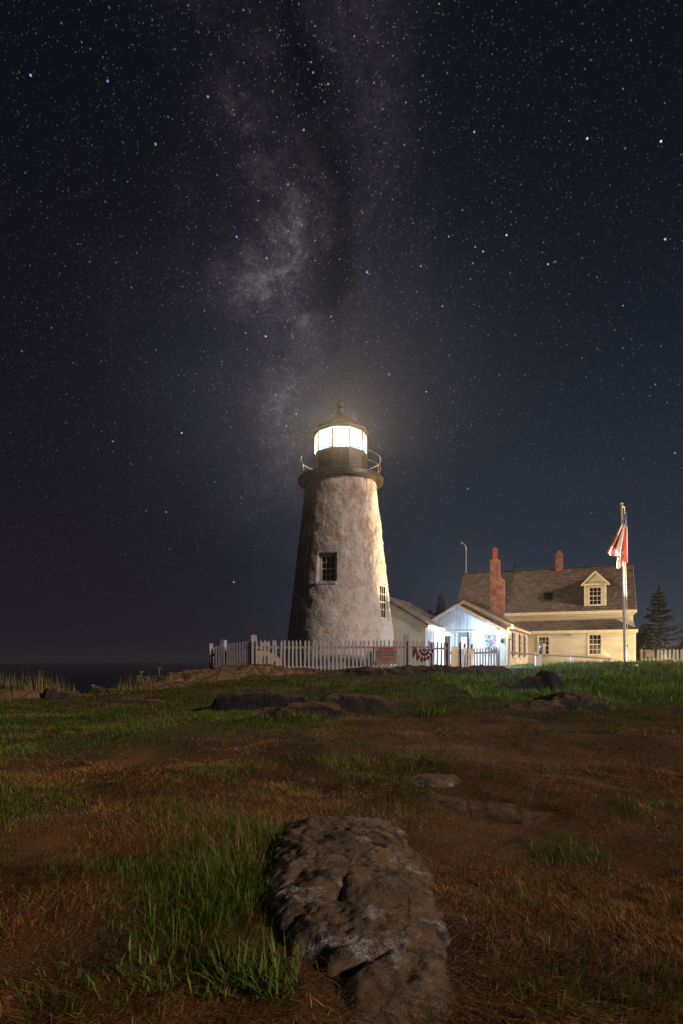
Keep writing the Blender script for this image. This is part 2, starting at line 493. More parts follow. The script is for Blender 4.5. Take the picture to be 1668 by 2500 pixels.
class MB:
    def __init__(s, M=None):
        s.v = []; s.f = []; s.M = M or Matrix.Identity(4)

    def add(s, vs, fs):
        o = len(s.v)
        s.v += [tuple(s.M @ Vector(p)) for p in vs]
        s.f += [tuple(i + o for i in q) for q in fs]
        return s

    def box(s, x0, x1, y0, y1, z0, z1):
        return s.add([(x0, y0, z0), (x1, y0, z0), (x1, y1, z0), (x0, y1, z0), (x0, y0, z1), (x1, y0, z1), (x1, y1, z1), (x0, y1, z1)],
                     [(0, 3, 2, 1), (4, 5, 6, 7), (0, 1, 5, 4), (1, 2, 6, 5), (2, 3, 7, 6), (3, 0, 4, 7)])

    def prism(s, poly, c0, c1, axis='y'):
        n = len(poly)
        def pt(a, b, c): return (a, c, b) if axis == 'y' else ((c, a, b) if axis == 'x' else (a, b, c))
        vs = [pt(a, b, c0) for a, b in poly] + [pt(a, b, c1) for a, b in poly]
        fs = [tuple(range(n)), tuple(range(2 * n - 1, n - 1, -1))] + [(i, (i + 1) % n, n + (i + 1) % n, n + i) for i in range(n)]
        return s.add(vs, fs)

    def tube(s, p0, p1, r0, r1=None, n=8, cap=True):
        r1 = r0 if r1 is None else r1
        p0, p1 = Vector(p0), Vector(p1)
        d = (p1 - p0).normalized()
        a = d.orthogonal().normalized(); b = d.cross(a)
        vs = []
        for p, r in ((p0, r0), (p1, r1)):
            for i in range(n):
                t = 2 * math.pi * i / n
                vs.append(p + (a * math.cos(t) + b * math.sin(t)) * r)
        fs = [(i, (i + 1) % n, n + (i + 1) % n, n + i) for i in range(n)]
        if cap: fs += [tuple(range(n)), tuple(range(2 * n - 1, n - 1, -1))]
        return s.add(vs, fs)

    def path(s, pts, r, n=6):
        for a, b in zip(pts, pts[1:]): s.tube(a, b, r, r, n)
        return s

    def lathe(s, prof, n=48, phase=0.0, c=(0, 0), closed=False):
        vs = []; m = len(prof)
        for i in range(n):
            t = 2 * math.pi * i / n + phase
            for r, z in prof: vs.append((c[0] + r * math.sin(t), c[1] - r * math.cos(t), z))
        fs = []
        for i in range(n):
            j = (i + 1) % n
            for k in range(m - 1 if not closed else m):
                k2 = (k + 1) % m
                fs.append((i * m + k, j * m + k, j * m + k2, i * m + k2))
        return s.add(vs, fs)

    def ball(s, c, r, nu=14, nv=10, sz=1.0):
        prof = [(max(r * math.sin(math.pi * k / nv), 1e-4), c[2] - sz * r * math.cos(math.pi * k / nv)) for k in range(nv + 1)]
        return s.lathe(prof, nu, 0, (c[0], c[1]))

    def build(s, name, material, parent=None, smooth=False, bevel=0.0, fix=True):
        me = bpy.data.meshes.new(name)
        me.from_pydata(s.v, [], s.f)
        if fix or bevel:
            bm = bmesh.new(); bm.from_mesh(me)
            bmesh.ops.recalc_face_normals(bm, faces=bm.faces)
            if bevel:
                es = [e for e in bm.edges if len(e.link_faces) == 2 and e.calc_face_angle(0) > .6]
                bmesh.ops.bevel(bm, geom=es, offset=bevel, segments=1, affect='EDGES', clamp_overlap=True)
            bm.to_mesh(me); bm.free()
        me.materials.append(MATS[material])
        if smooth:
            me.polygons.foreach_set('use_smooth', [True] * len(me.polygons))
        me.update()
        o = bpy.data.objects.new(name, me)
        COL.objects.link(o)
        if parent: o.parent = parent
        return o


def np_mesh(name, V, faces_flat, sizes, material, parent=None, smooth=False, col=None, uv=None):
    me = bpy.data.meshes.new(name)
    V = np.ascontiguousarray(V, dtype=np.float32)
    faces_flat = np.ascontiguousarray(faces_flat, dtype=np.int32)
    sizes = np.ascontiguousarray(sizes, dtype=np.int32)
    me.vertices.add(len(V)); me.vertices.foreach_set('co', V.ravel())
    me.loops.add(len(faces_flat)); me.loops.foreach_set('vertex_index', faces_flat)
    me.polygons.add(len(sizes))
    st = np.concatenate([[0], np.cumsum(sizes)[:-1]]).astype(np.int32)
    me.polygons.foreach_set('loop_start', st)
    me.polygons.foreach_set('loop_total', sizes)
    if smooth: me.polygons.foreach_set('use_smooth', np.ones(len(sizes), dtype=bool))
    if col is not None:
        a = me.color_attributes.new('Col', 'FLOAT_COLOR', 'POINT')
        c4 = np.ones((len(V), 4), dtype=np.float32); c4[:, :3] = col
        a.data.foreach_set('color', c4.ravel())
    if uv is not None:
        l = me.uv_layers.new(name='UVMap')
        l.data.foreach_set('uv', np.ascontiguousarray(uv[faces_flat], dtype=np.float32).ravel())
    me.update(); me.validate()
    me.materials.append(MATS[material])
    o = bpy.data.objects.new(name, me)
    COL.objects.link(o)
    if parent: o.parent = parent
    return o


def grid_faces(nu, nv, keep=None):
    i = np.arange((nu - 1) * (nv - 1))
    a = (i // (nv - 1)) * nv + i % (nv - 1)
    q = np.stack([a, a + nv, a + nv + 1, a + 1], 1)
    if keep is not None: q = q[keep]
    return q


def tag(o, label, cat, group=None, kind=None):
    o['label'] = label; o['category'] = cat
    if group: o['group'] = group
    if kind: o['kind'] = kind
    return o


def struct(o, kind='structure'):
    o['kind'] = kind
    return o


def thing(name, label, cat, loc=(0, 0, 0), rz=0.0, group=None):
    o = bpy.data.objects.new(name, None)
    o.empty_display_size = .2
    COL.objects.link(o)
    o.location = loc; o.rotation_euler = (0, 0, rz)
    return tag(o, label, cat, group)


def dup(root, loc, rz=None, label=None, scale=None):
    r = root.copy(); COL.objects.link(r); r.location = loc
    if rz is not None: r.rotation_euler = (0, 0, rz)
    if scale: r.scale = (scale,) * 3
    if label: r['label'] = label
    for ch in list(root.children):
        c = ch.copy(); COL.objects.link(c); c.parent = r
        for g in list(ch.children):
            d = g.copy(); COL.objects.link(d); d.parent = c
    return r


def text_part(name, body, size, material, parent, M, align='CENTER', bold=0.0, sx=1.0):
    cu = bpy.data.curves.new(name, 'FONT')
    cu.body = body; cu.size = size; cu.align_x = align; cu.align_y = 'CENTER'
    cu.extrude = .0015; cu.offset = bold; cu.resolution_u = 2
    tmp = bpy.data.objects.new(name, cu)
    COL.objects.link(tmp)
    dg = bpy.context.evaluated_depsgraph_get()
    me = bpy.data.meshes.new_from_object(tmp.evaluated_get(dg))
    bpy.data.objects.remove(tmp)
    me.name = name
    me.transform(M @ Matrix.Rotation(R(90), 4, 'X') @ Matrix.Diagonal((sx, 1, 1, 1)))
    me.materials.clear(); me.materials.append(MATS[material])
    o = bpy.data.objects.new(name, me); COL.objects.link(o)
    if parent: o.parent = parent
    return o


# ------------------------------------------------------------------ value noise in numpy
_perm = rng.random((64, 64, 4))


def vnoise(x, y, ch=0):
    xi = np.floor(x).astype(int); yi = np.floor(y).astype(int)
    fx = x - xi; fy = y - yi
    fx = fx * fx * (3 - 2 * fx); fy = fy * fy * (3 - 2 * fy)
    g = lambda a, b: _perm[a % 64, b % 64, ch]
    return (g(xi, yi) * (1 - fx) + g(xi + 1, yi) * fx) * (1 - fy) + (g(xi, yi + 1) * (1 - fx) + g(xi + 1, yi + 1) * fx) * fy


def fbm(x, y, oct=4, ch=0, gain=.5):
    s = 0; a = 1; t = 0
    for k in range(oct):
        s = s + a * vnoise(x * 2 ** k + 13.7 * k, y * 2 ** k + 7.3 * k, ch); t += a; a *= gain
    return s / t - .5


def sstep(a, b, x):
    t = np.clip((x - a) / (b - a), 0, 1)
    return t * t * (3 - 2 * t)


# ------------------------------------------------------------------ terrain
CP = [(-3, 0, 0), (0, 0, 0), (3, 0, 0), (-3, -5, -.05), (3, -5, -.05), (-1.5, 1.9, 0), (0, 1.9, .0), (1.5, 1.9, 0),
      (-3, 4, .05), (0, 4, .04), (3, 4, .04), (-30, 5, 0), (30, 5, .1), (-30, 17, .1), (30, 20, .5), (30, 30, .95),
      (30, 50, .95), (-30, 50, 0), (-30, 30, .1), (0, 55, .85), (15, 55, .9), (0, 45, .75), (20, 50, .9),
      (0, 27.4, .70), (-3, 28, .62), (0, 33, .72), (-5, 38, .25), (-6.5, 50, .05), (4, 30, .72), (9, 33, .74), (14, 40, .85), (20, 40, .90)]
for (px, py, d) in ((0, 1800, 8), (400, 1750, 10.5), (400, 1690, 17), (600, 1712, 14), (600, 1648, 21), (600, 1638, 23.5),
                    (834, 1740, 10), (834, 1690, 14.5), (834, 1652, 21), (834, 1637, 23.5), (834, 1850, 6), (1250, 1850, 6.2),
                    (1250, 1740, 10.5), (1250, 1690, 15), (1250, 1640, 22), (1230, 1631, 27), (1668, 1850, 6.5),
                    (1668, 1750, 10.5), (1668, 1690, 15), (1668, 1650, 21), (1668, 1621, 29), (1400, 1621, 30), (1310, 1627, 29),
                    (540, 1642, 24.8), (521, 1645, 26.6), (0, 1700, 17), (200, 1697, 17.5), (1050, 1632, 24), (1500, 1617, 33)):
    CP.append(P(px, py, d))
CP = np.array(CP, dtype=float)


def _phi(r2):
    return np.where(r2 > 1e-12, .5 * r2 * np.log(np.maximum(r2, 1e-12)), 0)


_n = len(CP)
_d2 = ((CP[:, None, :2] - CP[None, :, :2]) ** 2).sum(-1)
_A = np.zeros((_n + 3, _n + 3))
_A[:_n, :_n] = _phi(_d2) + np.eye(_n) * .8
_A[:_n, _n] = 1; _A[:_n, _n + 1:] = CP[:, :2]; _A[_n:, :_n] = _A[:_n, _n:].T
_w = np.linalg.solve(_A, np.concatenate([CP[:, 2], [0, 0, 0]]))

XB = ([-10, 15.4, 16.8, 18.2, 20.5, 23, 31, 40, 60, 400], [-300, -300, -16, -8.4, -6.9, -6.6, -9.0, -9.8, -10.5, -12])


def gz(x, y, rough=True):
    x = np.atleast_1d(np.asarray(x, dtype=float)); y = np.atleast_1d(np.asarray(y, dtype=float))
    xc = np.clip(x, -30, 30); yc = np.clip(y, -5, 55)
    z = _w[_n] + _w[_n + 1] * xc + _w[_n + 2] * yc
    for i in range(_n):
        z = z + _w[i] * _phi((xc - CP[i, 0]) ** 2 + (yc - CP[i, 1]) ** 2)
    s = np.interp(y, *XB) - x
    z = z - 13.9 * sstep(0, 10, s) - .12 * np.clip(s + 1.0, 0, 3) * (s < 12)
    if rough:
        near = sstep(60, 25, y)
        z = z + (.11 * fbm(x * .62, y * .95, 3, 3) + .085 * fbm(x * 1.7, y * 1.9, 3, 1)) * near * sstep(1.5, 5, y) * sstep(25, 20, y) + .045 * fbm(x * 6, y * 6, 3, 2) * sstep(30, 6, y)
    return z


def greenness(x, y):
    """0 dry straw .. 1 green turf: where each kind of grass grows"""
    px = 834 + x / np.maximum(y, .5) * F
    g = np.zeros_like(x)
    def blob(cx, cy, rx, ry, a):
        return a * np.exp(-(((x - cx) / rx) ** 2 + ((y - cy) / ry) ** 2))
    g = g + .16 * sstep(5, 8, y) + blob(-3.4, 7.5, 2.0, 2.0, .10) + blob(-1.9, 2.6, 1.0, .9, -.22) + .30 * sstep(10, 15, y) + blob(-5.5, 11, 3.5, 4.0, .40) + blob(-1.5, 14, 3.5, 2.5, .35)
    g = g + blob(9.5, 18, 4.5, 6.5, .8) + blob(3.0, 12.5, 2.4, 2.0, .45) + blob(-.4, 8.6, 1.2, 1.0, .40)
    g = g + blob(-.75, 2.65, .33, .7, .36) + blob(1.35, 3.4, .25, .3, .5) + blob(.05, 5.6, .5, .5, .35) + blob(.6, 5.0, .4, .6, .28)
    g = g + blob(-5, 16.5, 2.5, 2, -.35) + blob(-2.4, 6.5, 2.4, 1.8, -.05)
    return np.clip(g + 1.15 * fbm(x * .8, y * .9, 4, 3) + .35 * fbm(x * 3.1, y * 3.1, 3, 0), 0, 1)


def build_ground():
    nu, nv = 420, 620
    t = np.linspace(-1, 1, nu)
    xs = 1.9 * np.sinh(4.6 * t)
    q = np.linspace(0, 1, nv)
    ys = -6 + 7.0 + 1.1 * np.sinh(q * 6.6 - 1.9) + .0 * q
    ys = ys - ys[0] - 6
    X, Y = np.meshgrid(xs, ys, indexing='ij')
    x = X.ravel(); y = Y.ravel()
    z = gz(x, y)
    edge = sstep(190, 240, np.maximum(np.abs(x), y))
    z = z - edge * 15
    g = greenness(x, y)
    straw = np.array([.165, .084, .034]); soil = np.array([.034, .019, .011]); turf = np.array([.055, .070, .020])
    mixn = np.clip(.5 + 1.3 * fbm(x * 2.3, y * 2.3, 4, 1) + 1.3 * fbm(x * .55, y * .8, 3, 2), 0, 1)[:, None]
    c = straw * (1 - mixn) + soil * mixn
    c = c * (1 - g[:, None]) + turf * g[:, None]
    s = (np.interp(y, *XB) - x)
    rk = sstep(1.5, 3.5, s)[:, None]
    c = c * (1 - rk) + np.array([.05, .045, .042]) * rk
    fq = grid_faces(nu, nv)
    o = np_mesh('ground', np.stack([x, y, z], 1), fq.ravel(), np.full(len(fq), 4), 'soil', smooth=True, col=c)
    return struct(o)


build_ground()

# sea to the horizon
sm = bpy.data.materials.new('sea_water'); sm.use_nodes = True
_b = sm.node_tree.nodes['Principled BSDF']
_b.inputs['Base Color'].default_value = (.004, .004, .007, 1); _b.inputs['Roughness'].default_value = .32
_b.inputs['Specular IOR Level'].default_value = .25
_x = NX(sm.node_tree)
_tc = sm.node_tree.nodes.new('ShaderNodeTexCoord').outputs['Object']
_f, _ = _x.noise(_x.vmul(_tc, (1, .35, 1)), .12, 6, .6)
_bp = sm.node_tree.nodes.new('ShaderNodeBump'); _bp.inputs['Distance'].default_value = 1.6
sm.node_tree.links.new(_f, _bp.inputs['Height']); sm.node_tree.links.new(_bp.outputs[0], _b.inputs['Normal'])
MATS['sea'] = sm
struct(MB().add([(-2600, -300, -13), (2600, -300, -13), (2600, 2300, -13), (-2600, 2300, -13)], [(0, 1, 2, 3)]).build('sea', 'sea', fix=False))


# ------------------------------------------------------------------ grass
def blades(name, x, y, length, width, lean, col, az=None, flat=0.0, zoff=0.0, mat_='grass_blade', parent=None, base_z=None):
    """one bent blade (two quads and a tip) for each position"""
    n = len(x)
    z = gz(x, y) if base_z is None else base_z
    a = rng.uniform(0, 2 * math.pi, n) if az is None else az
    dx, dy = np.cos(a), np.sin(a)
    lx = length * np.sin(lean); lz = length * np.cos(lean)
    w = width / 2
    # width direction: across the lean direction
    wx, wy = -dy, dx
    V = np.zeros((n, 5, 3))
    for k, (h, fw) in enumerate(((0, 1.0), (.5, .8))):
        bx = x + dx * lx * h * (.6 + .4 * h); by = y + dy * lx * h * (.6 + .4 * h); bz = z + zoff + lz * h * (1.25 - .25 * h)
        V[:, 2 * k] = np.stack([bx - wx * w * fw, by - wy * w * fw, bz], 1)
        V[:, 2 * k + 1] = np.stack([bx + wx * w * fw, by + wy * w * fw, bz], 1)
    V[:, 4] = np.stack([x + dx * lx, y + dy * lx, z + zoff + lz], 1)
    V = V.reshape(-1, 3)
    i = np.arange(n)[:, None] * 5
    F_ = np.concatenate([i + np.array([[0, 1, 3, 2]]), i + np.array([[2, 3, 4]])], 1).ravel()
    sizes = np.tile([4, 3], n)
    return np_mesh(name, V, F_, sizes, mat_, parent, col=np.repeat(col, 5, axis=0))


ROCK_MASK = []          # ellipses where no grass grows


def build_grass():
    X = []; Y = []
    for (d0, d1, cnt) in ((1.5, 3.2, 150000), (3.2, 6, 130000), (6, 11, 90000), (11, 19, 95000), (19, 34, 70000)):
        d = np.sqrt(rng.uniform(d0 ** 2, d1 ** 2, cnt))
        X.append(rng.uniform(-.66, .66, cnt) * d); Y.append(d)
    x = np.concatenate(X); y = np.concatenate(Y)
    s = np.interp(y, *XB) - x
    keep = s < .4
    for (cx, cy, rx, ry, rot) in ROCK_MASK:
        c_, s_ = math.cos(rot), math.sin(rot)
        u = (x - cx) * c_ + (y - cy) * s_; v = -(x - cx) * s_ + (y - cy) * c_
        keep &= ((u / rx) ** 2 + (v / ry) ** 2) > 1.0
    # worn patches
    keep &= rng.random(len(x)) < np.clip(1.1 + 3.4 * fbm(x * 1.3, y * 1.3, 3, 2), .25, 1)
    keep &= ~((y > 23.7) & (x < 9) & (y > 24.3))
    x = x[keep]; y = y[keep]
    g = greenness(x, y)
    n = len(x)
    clump = np.clip(.55 + 1.7 * fbm(x * 4.2, y * 4.2, 3, 1) + .9 * fbm(x * 1.1, y * 1.5, 3, 0), .22, 1.25)[:, None]
    isg = rng.random(n) < np.clip(.03 + g * 1.1, 0, .95)
    lod = np.clip(y / 4.5, .8, 5)
    length = np.where(isg, rng.uniform(.03, .085, n), rng.uniform(.02, .075, n)) * np.clip(.8 + y / 22, .8, 1.8)
    length = length * np.clip(1.0 + 2.4 * fbm(x * 2.2, y * 2.2, 3, 0), .45, 2.0)
    lawn_light = isg & (x > 3) & (y > 12.5)  # lawn under the lamps: longer blades, lamp light painted into their green
    length = np.where(isg & ~lawn_light & (y > 4.5), length * .68, length)
    length = np.where(lawn_light, length * 1.35, length)
    width = np.where(isg, .0036, .0030) * lod * rng.uniform(.6, 1.4, n)
    lean = np.where(isg, rng.uniform(.15, 1.1, n), rng.uniform(1.0, 1.56, n))
    k = rng.random((n, 1)); k2 = rng.random((n, 1))
    green = np.array([.030, .060, .012]) * (1 - k) + np.array([.095, .165, .020]) * k
    straw = np.array([.085, .036, .013]) * (1 - k) + np.array([.46, .240, .080]) * k ** 1.8
    straw = np.where(k2 > .94, np.array([.46, .31, .16]), straw)
    col = np.where(isg[:, None], green, straw) * (.75 + .5 * rng.random((n, 1))) * (.62 + .62 * clump) * np.where(lawn_light, 1.7, 1.05)[:, None]
    az = 6.28 * 1.6 * fbm(x * .7, y * .7, 3, 3) + rng.normal(0, 1.0, n)
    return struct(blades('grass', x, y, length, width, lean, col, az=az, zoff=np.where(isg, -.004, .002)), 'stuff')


# ------------------------------------------------------------------ rocks (real height fields, set into the ground)
def rock(name, bumps, label, material='granite_mid', rough=.05, fr=3.0, res=.05, cracks=(), group='granite rocks in the grass', cat='rock', mask=True, strata=0.0, facet=.65, blend=.018):
    """bumps: (cx, cy, rx, ry, rot, height, power)"""
    x0 = min(b[0] - max(b[2], b[3]) * 1.25 for b in bumps); x1 = max(b[0] + max(b[2], b[3]) * 1.25 for b in bumps)
    y0 = min(b[1] - max(b[2], b[3]) * 1.25 for b in bumps); y1 = max(b[1] + max(b[2], b[3]) * 1.25 for b in bumps)
    nu = int((x1 - x0) / res) + 2; nv = int((y1 - y0) / res) + 2
    xs = np.linspace(x0, x1, nu); ys = np.linspace(y0, y1, nv)
    X, Y = np.meshgrid(xs, ys, indexing='ij'); x = X.ravel(); y = Y.ravel()
    wx = x + rough * 2.0 * fbm(x * fr * .7, y * fr * .7, 3, 1); wy = y + rough * 2.0 * fbm(x * fr * .7 + 9, y * fr * .7, 3, 2)
    if name in ('boulder', 'mound_rock'): bumps = [(b[0], b[1], b[2] * 1.2, b[3] * 1.15, b[4], b[5], b[6]) for b in bumps]
    Hs = []; rr_ = np.random.default_rng(int(abs(bumps[0][0] * 1000)) + 5)
    for (cx, cy, rx, ry, rot, h, p) in bumps:
        c_, s_ = math.cos(rot), math.sin(rot)
        u = ((wx - cx) * c_ + (wy - cy) * s_) / rx; v = (-(wx - cx) * s_ + (wy - cy) * c_) / ry
        q = (np.abs(u) ** 2.2 + np.abs(v) ** 2.2) ** (1 / 2.2)
        if facet:
            qp = np.zeros(len(x)); a0 = rr_.uniform(0, 6.28)
            for k in range(6):
                aa = a0 + k * 1.047 + rr_.uniform(-.3, .3)
                qp = np.maximum(qp, (u * math.cos(aa) + v * math.sin(aa)) / rr_.uniform(.78, 1.0))
            q = q * (1 - facet) + qp * facet
        hb = h * (1 - np.clip(q, 0, 2) ** p)
        if facet:
            tl = rr_.uniform(-.22, .22, 2); hb = np.minimum(hb, h * (.86 + tl[0] * u + tl[1] * v))
        Hs.append(np.where(q < 1.5, hb, -1))
    Hs = np.array(Hs)
    H = np.log(np.exp(Hs / blend).sum(0)) * blend
    for (ax, ay, bx, by, w, dep) in cracks:
        ab = np.array([bx - ax, by - ay]); L2 = (ab ** 2).sum()
        t = np.clip(((x - ax) * ab[0] + (y - ay) * ab[1]) / L2, 0, 1)
        wob = .5 * w * (fbm(x * 14, y * 14, 2, 3)) * 2
        dist = np.hypot(x - ax - t * ab[0], y - ay - t * ab[1]) + wob
        H = H - dep * np.exp(-(dist / w) ** 2)
    base = gz(x, y)
    inside = sstep(-.05, .1, H)
    H2 = H + (rough * fbm(x * fr, y * fr, 5, 0, .55) * 1.6 + rough * .35 * fbm(x * fr * 5, y * fr * 5, 3, 3)) * inside
    if strata:
        H2 = H2 + strata * (np.abs(((x * .35 + y * .9) * 2.2 + 2.5 * fbm(x * .8, y * .8, 3, 1)) % 1.0 - .5) - .25) * inside
    z = base + H2
    ff = grid_faces(nu, nv)
    ok = (H2[ff] > -.06).any(1)
    ff = ff[ok]
    used = np.unique(ff); remap = -np.ones(len(x), int); remap[used] = np.arange(len(used))
    V = np.stack([x, y, np.maximum(z, base - .10)], 1)[used]
    ff = remap[ff]
    org = np.array([np.mean([b[0] for b in bumps]), np.mean([b[1] for b in bumps]), 0])
    org[2] = gz(org[0], org[1])[0] - .08
    o = np_mesh(name, V - org, ff.ravel(), np.full(len(ff), 4), material, smooth=True)
    o.location = org
    tag(o, label, cat, group)
    if mask:
        for (cx, cy, rx, ry, rot, h, p) in bumps: ROCK_MASK.append((cx, cy, rx * .74, ry * .70, rot))
    return o


def ledge():
    ks = [1.55, 1.75, 2.07, 2.37, 2.78, 3.41, 3.75, 3.95, 4.25]
    xl = [.12, .04, -.03, -.22, -.38, -.43, -.42, -.36, -.20]
    xr = [.30, .36, .42, .45, .45, .43, .42, .40, .36]
    hh = [-.06, -.01, .048, .085, .115, .130, .112, .040, -.06]
    nu, nv = 110, 300
    xs = np.linspace(-.62, .70, nu); ys = np.linspace(1.5, 4.8, nv)
    X, Y = np.meshgrid(xs, ys, indexing='ij'); x = X.ravel(); y = Y.ravel()
    wx = x + .17 * fbm(x * 3.4, y * 2.6, 5, 1, .6); wy = y + .20 * fbm(x * 3 + 7, y * 2.2, 5, 2, .6)
    a = np.interp(wy, ks, xl); b_ = np.interp(wy, ks, xr); H = np.interp(wy, ks, hh)
    t = (wx - (a + b_) / 2) / ((b_ - a) / 2)
    left = 1 - np.clip(-t, 0, 1.6) ** 3.4; right = 1 - .75 * np.clip(t, 0, 1.6) ** 1.5 - .25 * np.clip(t, 0, 1.6) ** 5
    h = np.where(H < 0, H, np.maximum(H * np.where(t < 0, left, right), -.3))
    for (ax, ay, bx_, by_, w, dep) in ((-.16, 2.02, .20, 2.26, .030, .085), (-.02, 2.62, .03, 2.92, .015, .05), (-.29, 2.75, -.22, 2.86, .012, .03), (.02, 3.45, .06, 3.8, .022, .03)):
        ab = np.array([bx_ - ax, by_ - ay]); tt = np.clip(((x - ax) * ab[0] + (y - ay) * ab[1]) / (ab ** 2).sum(), 0, 1)
        dist = np.hypot(x - ax - tt * ab[0], y - ay - tt * ab[1]) + w * fbm(x * 14, y * 14, 2, 3)
        h = h - dep * .75 * (1 - .8 * tt) * np.exp(-(dist / w) ** 2)
    ins = sstep(-.03, .05, h)
    g = (x * .8 + y * .6)
    h = h + ins * (.040 * fbm(x * 4 + 3, y * 2.6, 4, 0) + .034 * np.abs(fbm(g * 9, (y - x) * 3.5, 3, 1)) + .022 * fbm(g * 22, (y - x) * 8, 4, 2, .7) + .020 * fbm(x * 48, y * 44, 3, 3, .7))
    base = gz(x, y); z = np.maximum(base + h, base - .1)
    ff = grid_faces(nu, nv); ff = ff[(h[ff] > -.05).any(1)]
    used = np.unique(ff); remap = -np.ones(len(x), int); remap[used] = np.arange(len(used))
    org = np.array([0, 3.0, 0.0])
    o = np_mesh('foreground_rock', np.stack([x, y, z], 1)[used] - org, remap[ff].ravel(), np.full(len(ff), 4), 'granite_brown', smooth=True)
    o.location = org
    tag(o, 'long lichen and highlight spotted granite ledge running through the foreground grass towards the camera', 'rock', 'granite rocks in the grass')
    for (cx, cy, rx, ry) in ((-.04, 3.3, .32, .58), (.0, 2.75, .32, .5), (.18, 2.25, .17, .32)): ROCK_MASK.append((cx, cy, rx, ry, 0))


ledge()
rock('granite_slab', [(-3.4, 21.9, 2.0, 1.1, .1, .36, 3.0), (-4.7, 20.2, 1.5, .9, .5, .36, 2.6), (-5.6, 18.6, 1.2, .55, .6, .22, 2.4), (-1.7, 22.3, 1.0, .6, -.1, .17, 2.4)],
     'broad smooth tan granite slab with cracks in front of the left end of the picket fence', 'granite_tan', .13, 1.5, .05,
     cracks=((-3.9, 20.8, -3.5, 22.6, .06, .08), (-5.3, 18.8, -4.2, 19.9, .09, .12), (-4.9, 20.0, -4.3, 21.0, .06, .08), (-2.6, 21.2, -2.3, 22.8, .05, .09), (-4.2, 21.4, -2.0, 21.7, .05, .10)), strata=.11, facet=.8)
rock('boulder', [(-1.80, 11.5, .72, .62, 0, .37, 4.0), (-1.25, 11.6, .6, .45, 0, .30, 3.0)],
     'blunt dark boulder with a steep shaded face, in the grass left of centre', 'granite_shade_dark', .10, 2.6, .03)
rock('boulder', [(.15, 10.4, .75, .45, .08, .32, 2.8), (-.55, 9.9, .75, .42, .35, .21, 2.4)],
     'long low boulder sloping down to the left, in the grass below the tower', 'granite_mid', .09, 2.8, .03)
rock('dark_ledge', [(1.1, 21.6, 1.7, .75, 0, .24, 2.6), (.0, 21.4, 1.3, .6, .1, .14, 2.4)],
     'dark rock ledge at the foot of the fence below the warning sign', 'granite_shade_dark', .20, 2.0, .05)
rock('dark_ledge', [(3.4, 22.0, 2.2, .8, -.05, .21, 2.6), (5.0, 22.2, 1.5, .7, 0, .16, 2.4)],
     'dark rock ledge at the foot of the fence below the bunting and the gate leaves', 'granite_shade_dark', .20, 2.0, .05)
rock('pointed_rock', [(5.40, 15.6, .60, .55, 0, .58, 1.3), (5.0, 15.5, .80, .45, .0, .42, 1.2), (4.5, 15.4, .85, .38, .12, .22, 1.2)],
     'dark wedge shaped rock with a pale left slope, on the lawn below the rail fence', 'granite_shade_dark', .05, 2.6, .035, facet=.85)
rock('mound_rock', [(4.45, 11.5, .75, .6, 0, .36, 1.8), (3.9, 11.3, .75, .45, .25, .20, 1.6)],
     'rounded brown topped mound of rock, lower right of the wedge shaped rock', 'granite_mid', .09, 3.0, .03)
rock('coastal_stone', [(-8.05, 16.4, .33, .3, 0, .34, 2.0), (-7.75, 16.6, .4, .25, -.2, .22, 2.0)],
     'small pointed dark stone near the left edge of the cliff top', 'granite_mid', .10, 3.5, .03)
rock('coastal_stone', [(-9.0, 16.6, .95, .4, .05, .24, 3.0)],
     'low flat tan stone slab at the far left of the cliff top', 'granite_tan', .07, 2.5, .03)
rock('coastal_stone', [(-7.4, 17.9, .35, .25, 0, .22, 2.2), (-6.95, 17.6, .3, .2, 0, .13, 2.2)],
     'tiny dark stone standing against the sea right of the pointed stone', 'granite_mid', .08, 3.5, .03)
rock('coastal_stone', [(-5.9, 14.2, .9, .16, .15, .07, 2.2), (-5.0, 14.8, .6, .14, .25, .09, 2.2)],
     'thin low ledge of rock breaking the turf on the left', 'granite_mid', .06, 3.0, .04)
rock('flat_stone', [(.80, 5.1, .26, .22, .1, .055, 2.6)],
     'flat pale stone flush with the dry grass behind the foreground ledge', 'granite_brown', .03, 5, .02, mask=False)
rock('flat_stone', [(1.05, 4.35, .55, .20, -.5, .05, 2.4)],
     'flat brown stone sunk in dry grass right of the foreground ledge', 'granite_mid', .03, 5, .02, mask=False)

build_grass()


def tuft(cx, cy, n, spread, hmin, hmax, label, sy=None, wid=.0038, bright=.85, az0=None):
    sy = sy or spread
    n = int(n * 1.5)
    x = cx + np.clip(rng.normal(0, spread, n), -1.4 * spread, 1.4 * spread); y = cy + np.clip(rng.normal(0, sy, n), -1.4 * sy, 1.4 * sy)
    k = rng.random((n, 1))
    col = (np.array([.050, .095, .014]) * (1 - k) + np.array([.16, .235, .036]) * k) * bright
    dry = rng.random((n, 1)) > .86
    col = np.where(dry, np.array([.24, .16, .07]), col)
    L = hmin * .5 + (hmax - hmin * .5) * rng.random(n) ** 2.2
    az = None if az0 is None else rng.normal(az0, .9, n)
    o = blades('grass_tuft', x, y, L, wid * rng.uniform(.6, 1.3, n), rng.uniform(.15, 1.35, n), col, az=az)
    c = np.array([cx, cy, gz(cx, cy)[0]])
    me = o.data
    co = np.zeros(len(me.vertices) * 3, dtype=np.float32); me.vertices.foreach_get('co', co)
    me.vertices.foreach_set('co', (co.reshape(-1, 3) - c.astype(np.float32)).ravel()); o.location = c
    return tag(o, label, 'grass tuft', 'tufts of long grass')


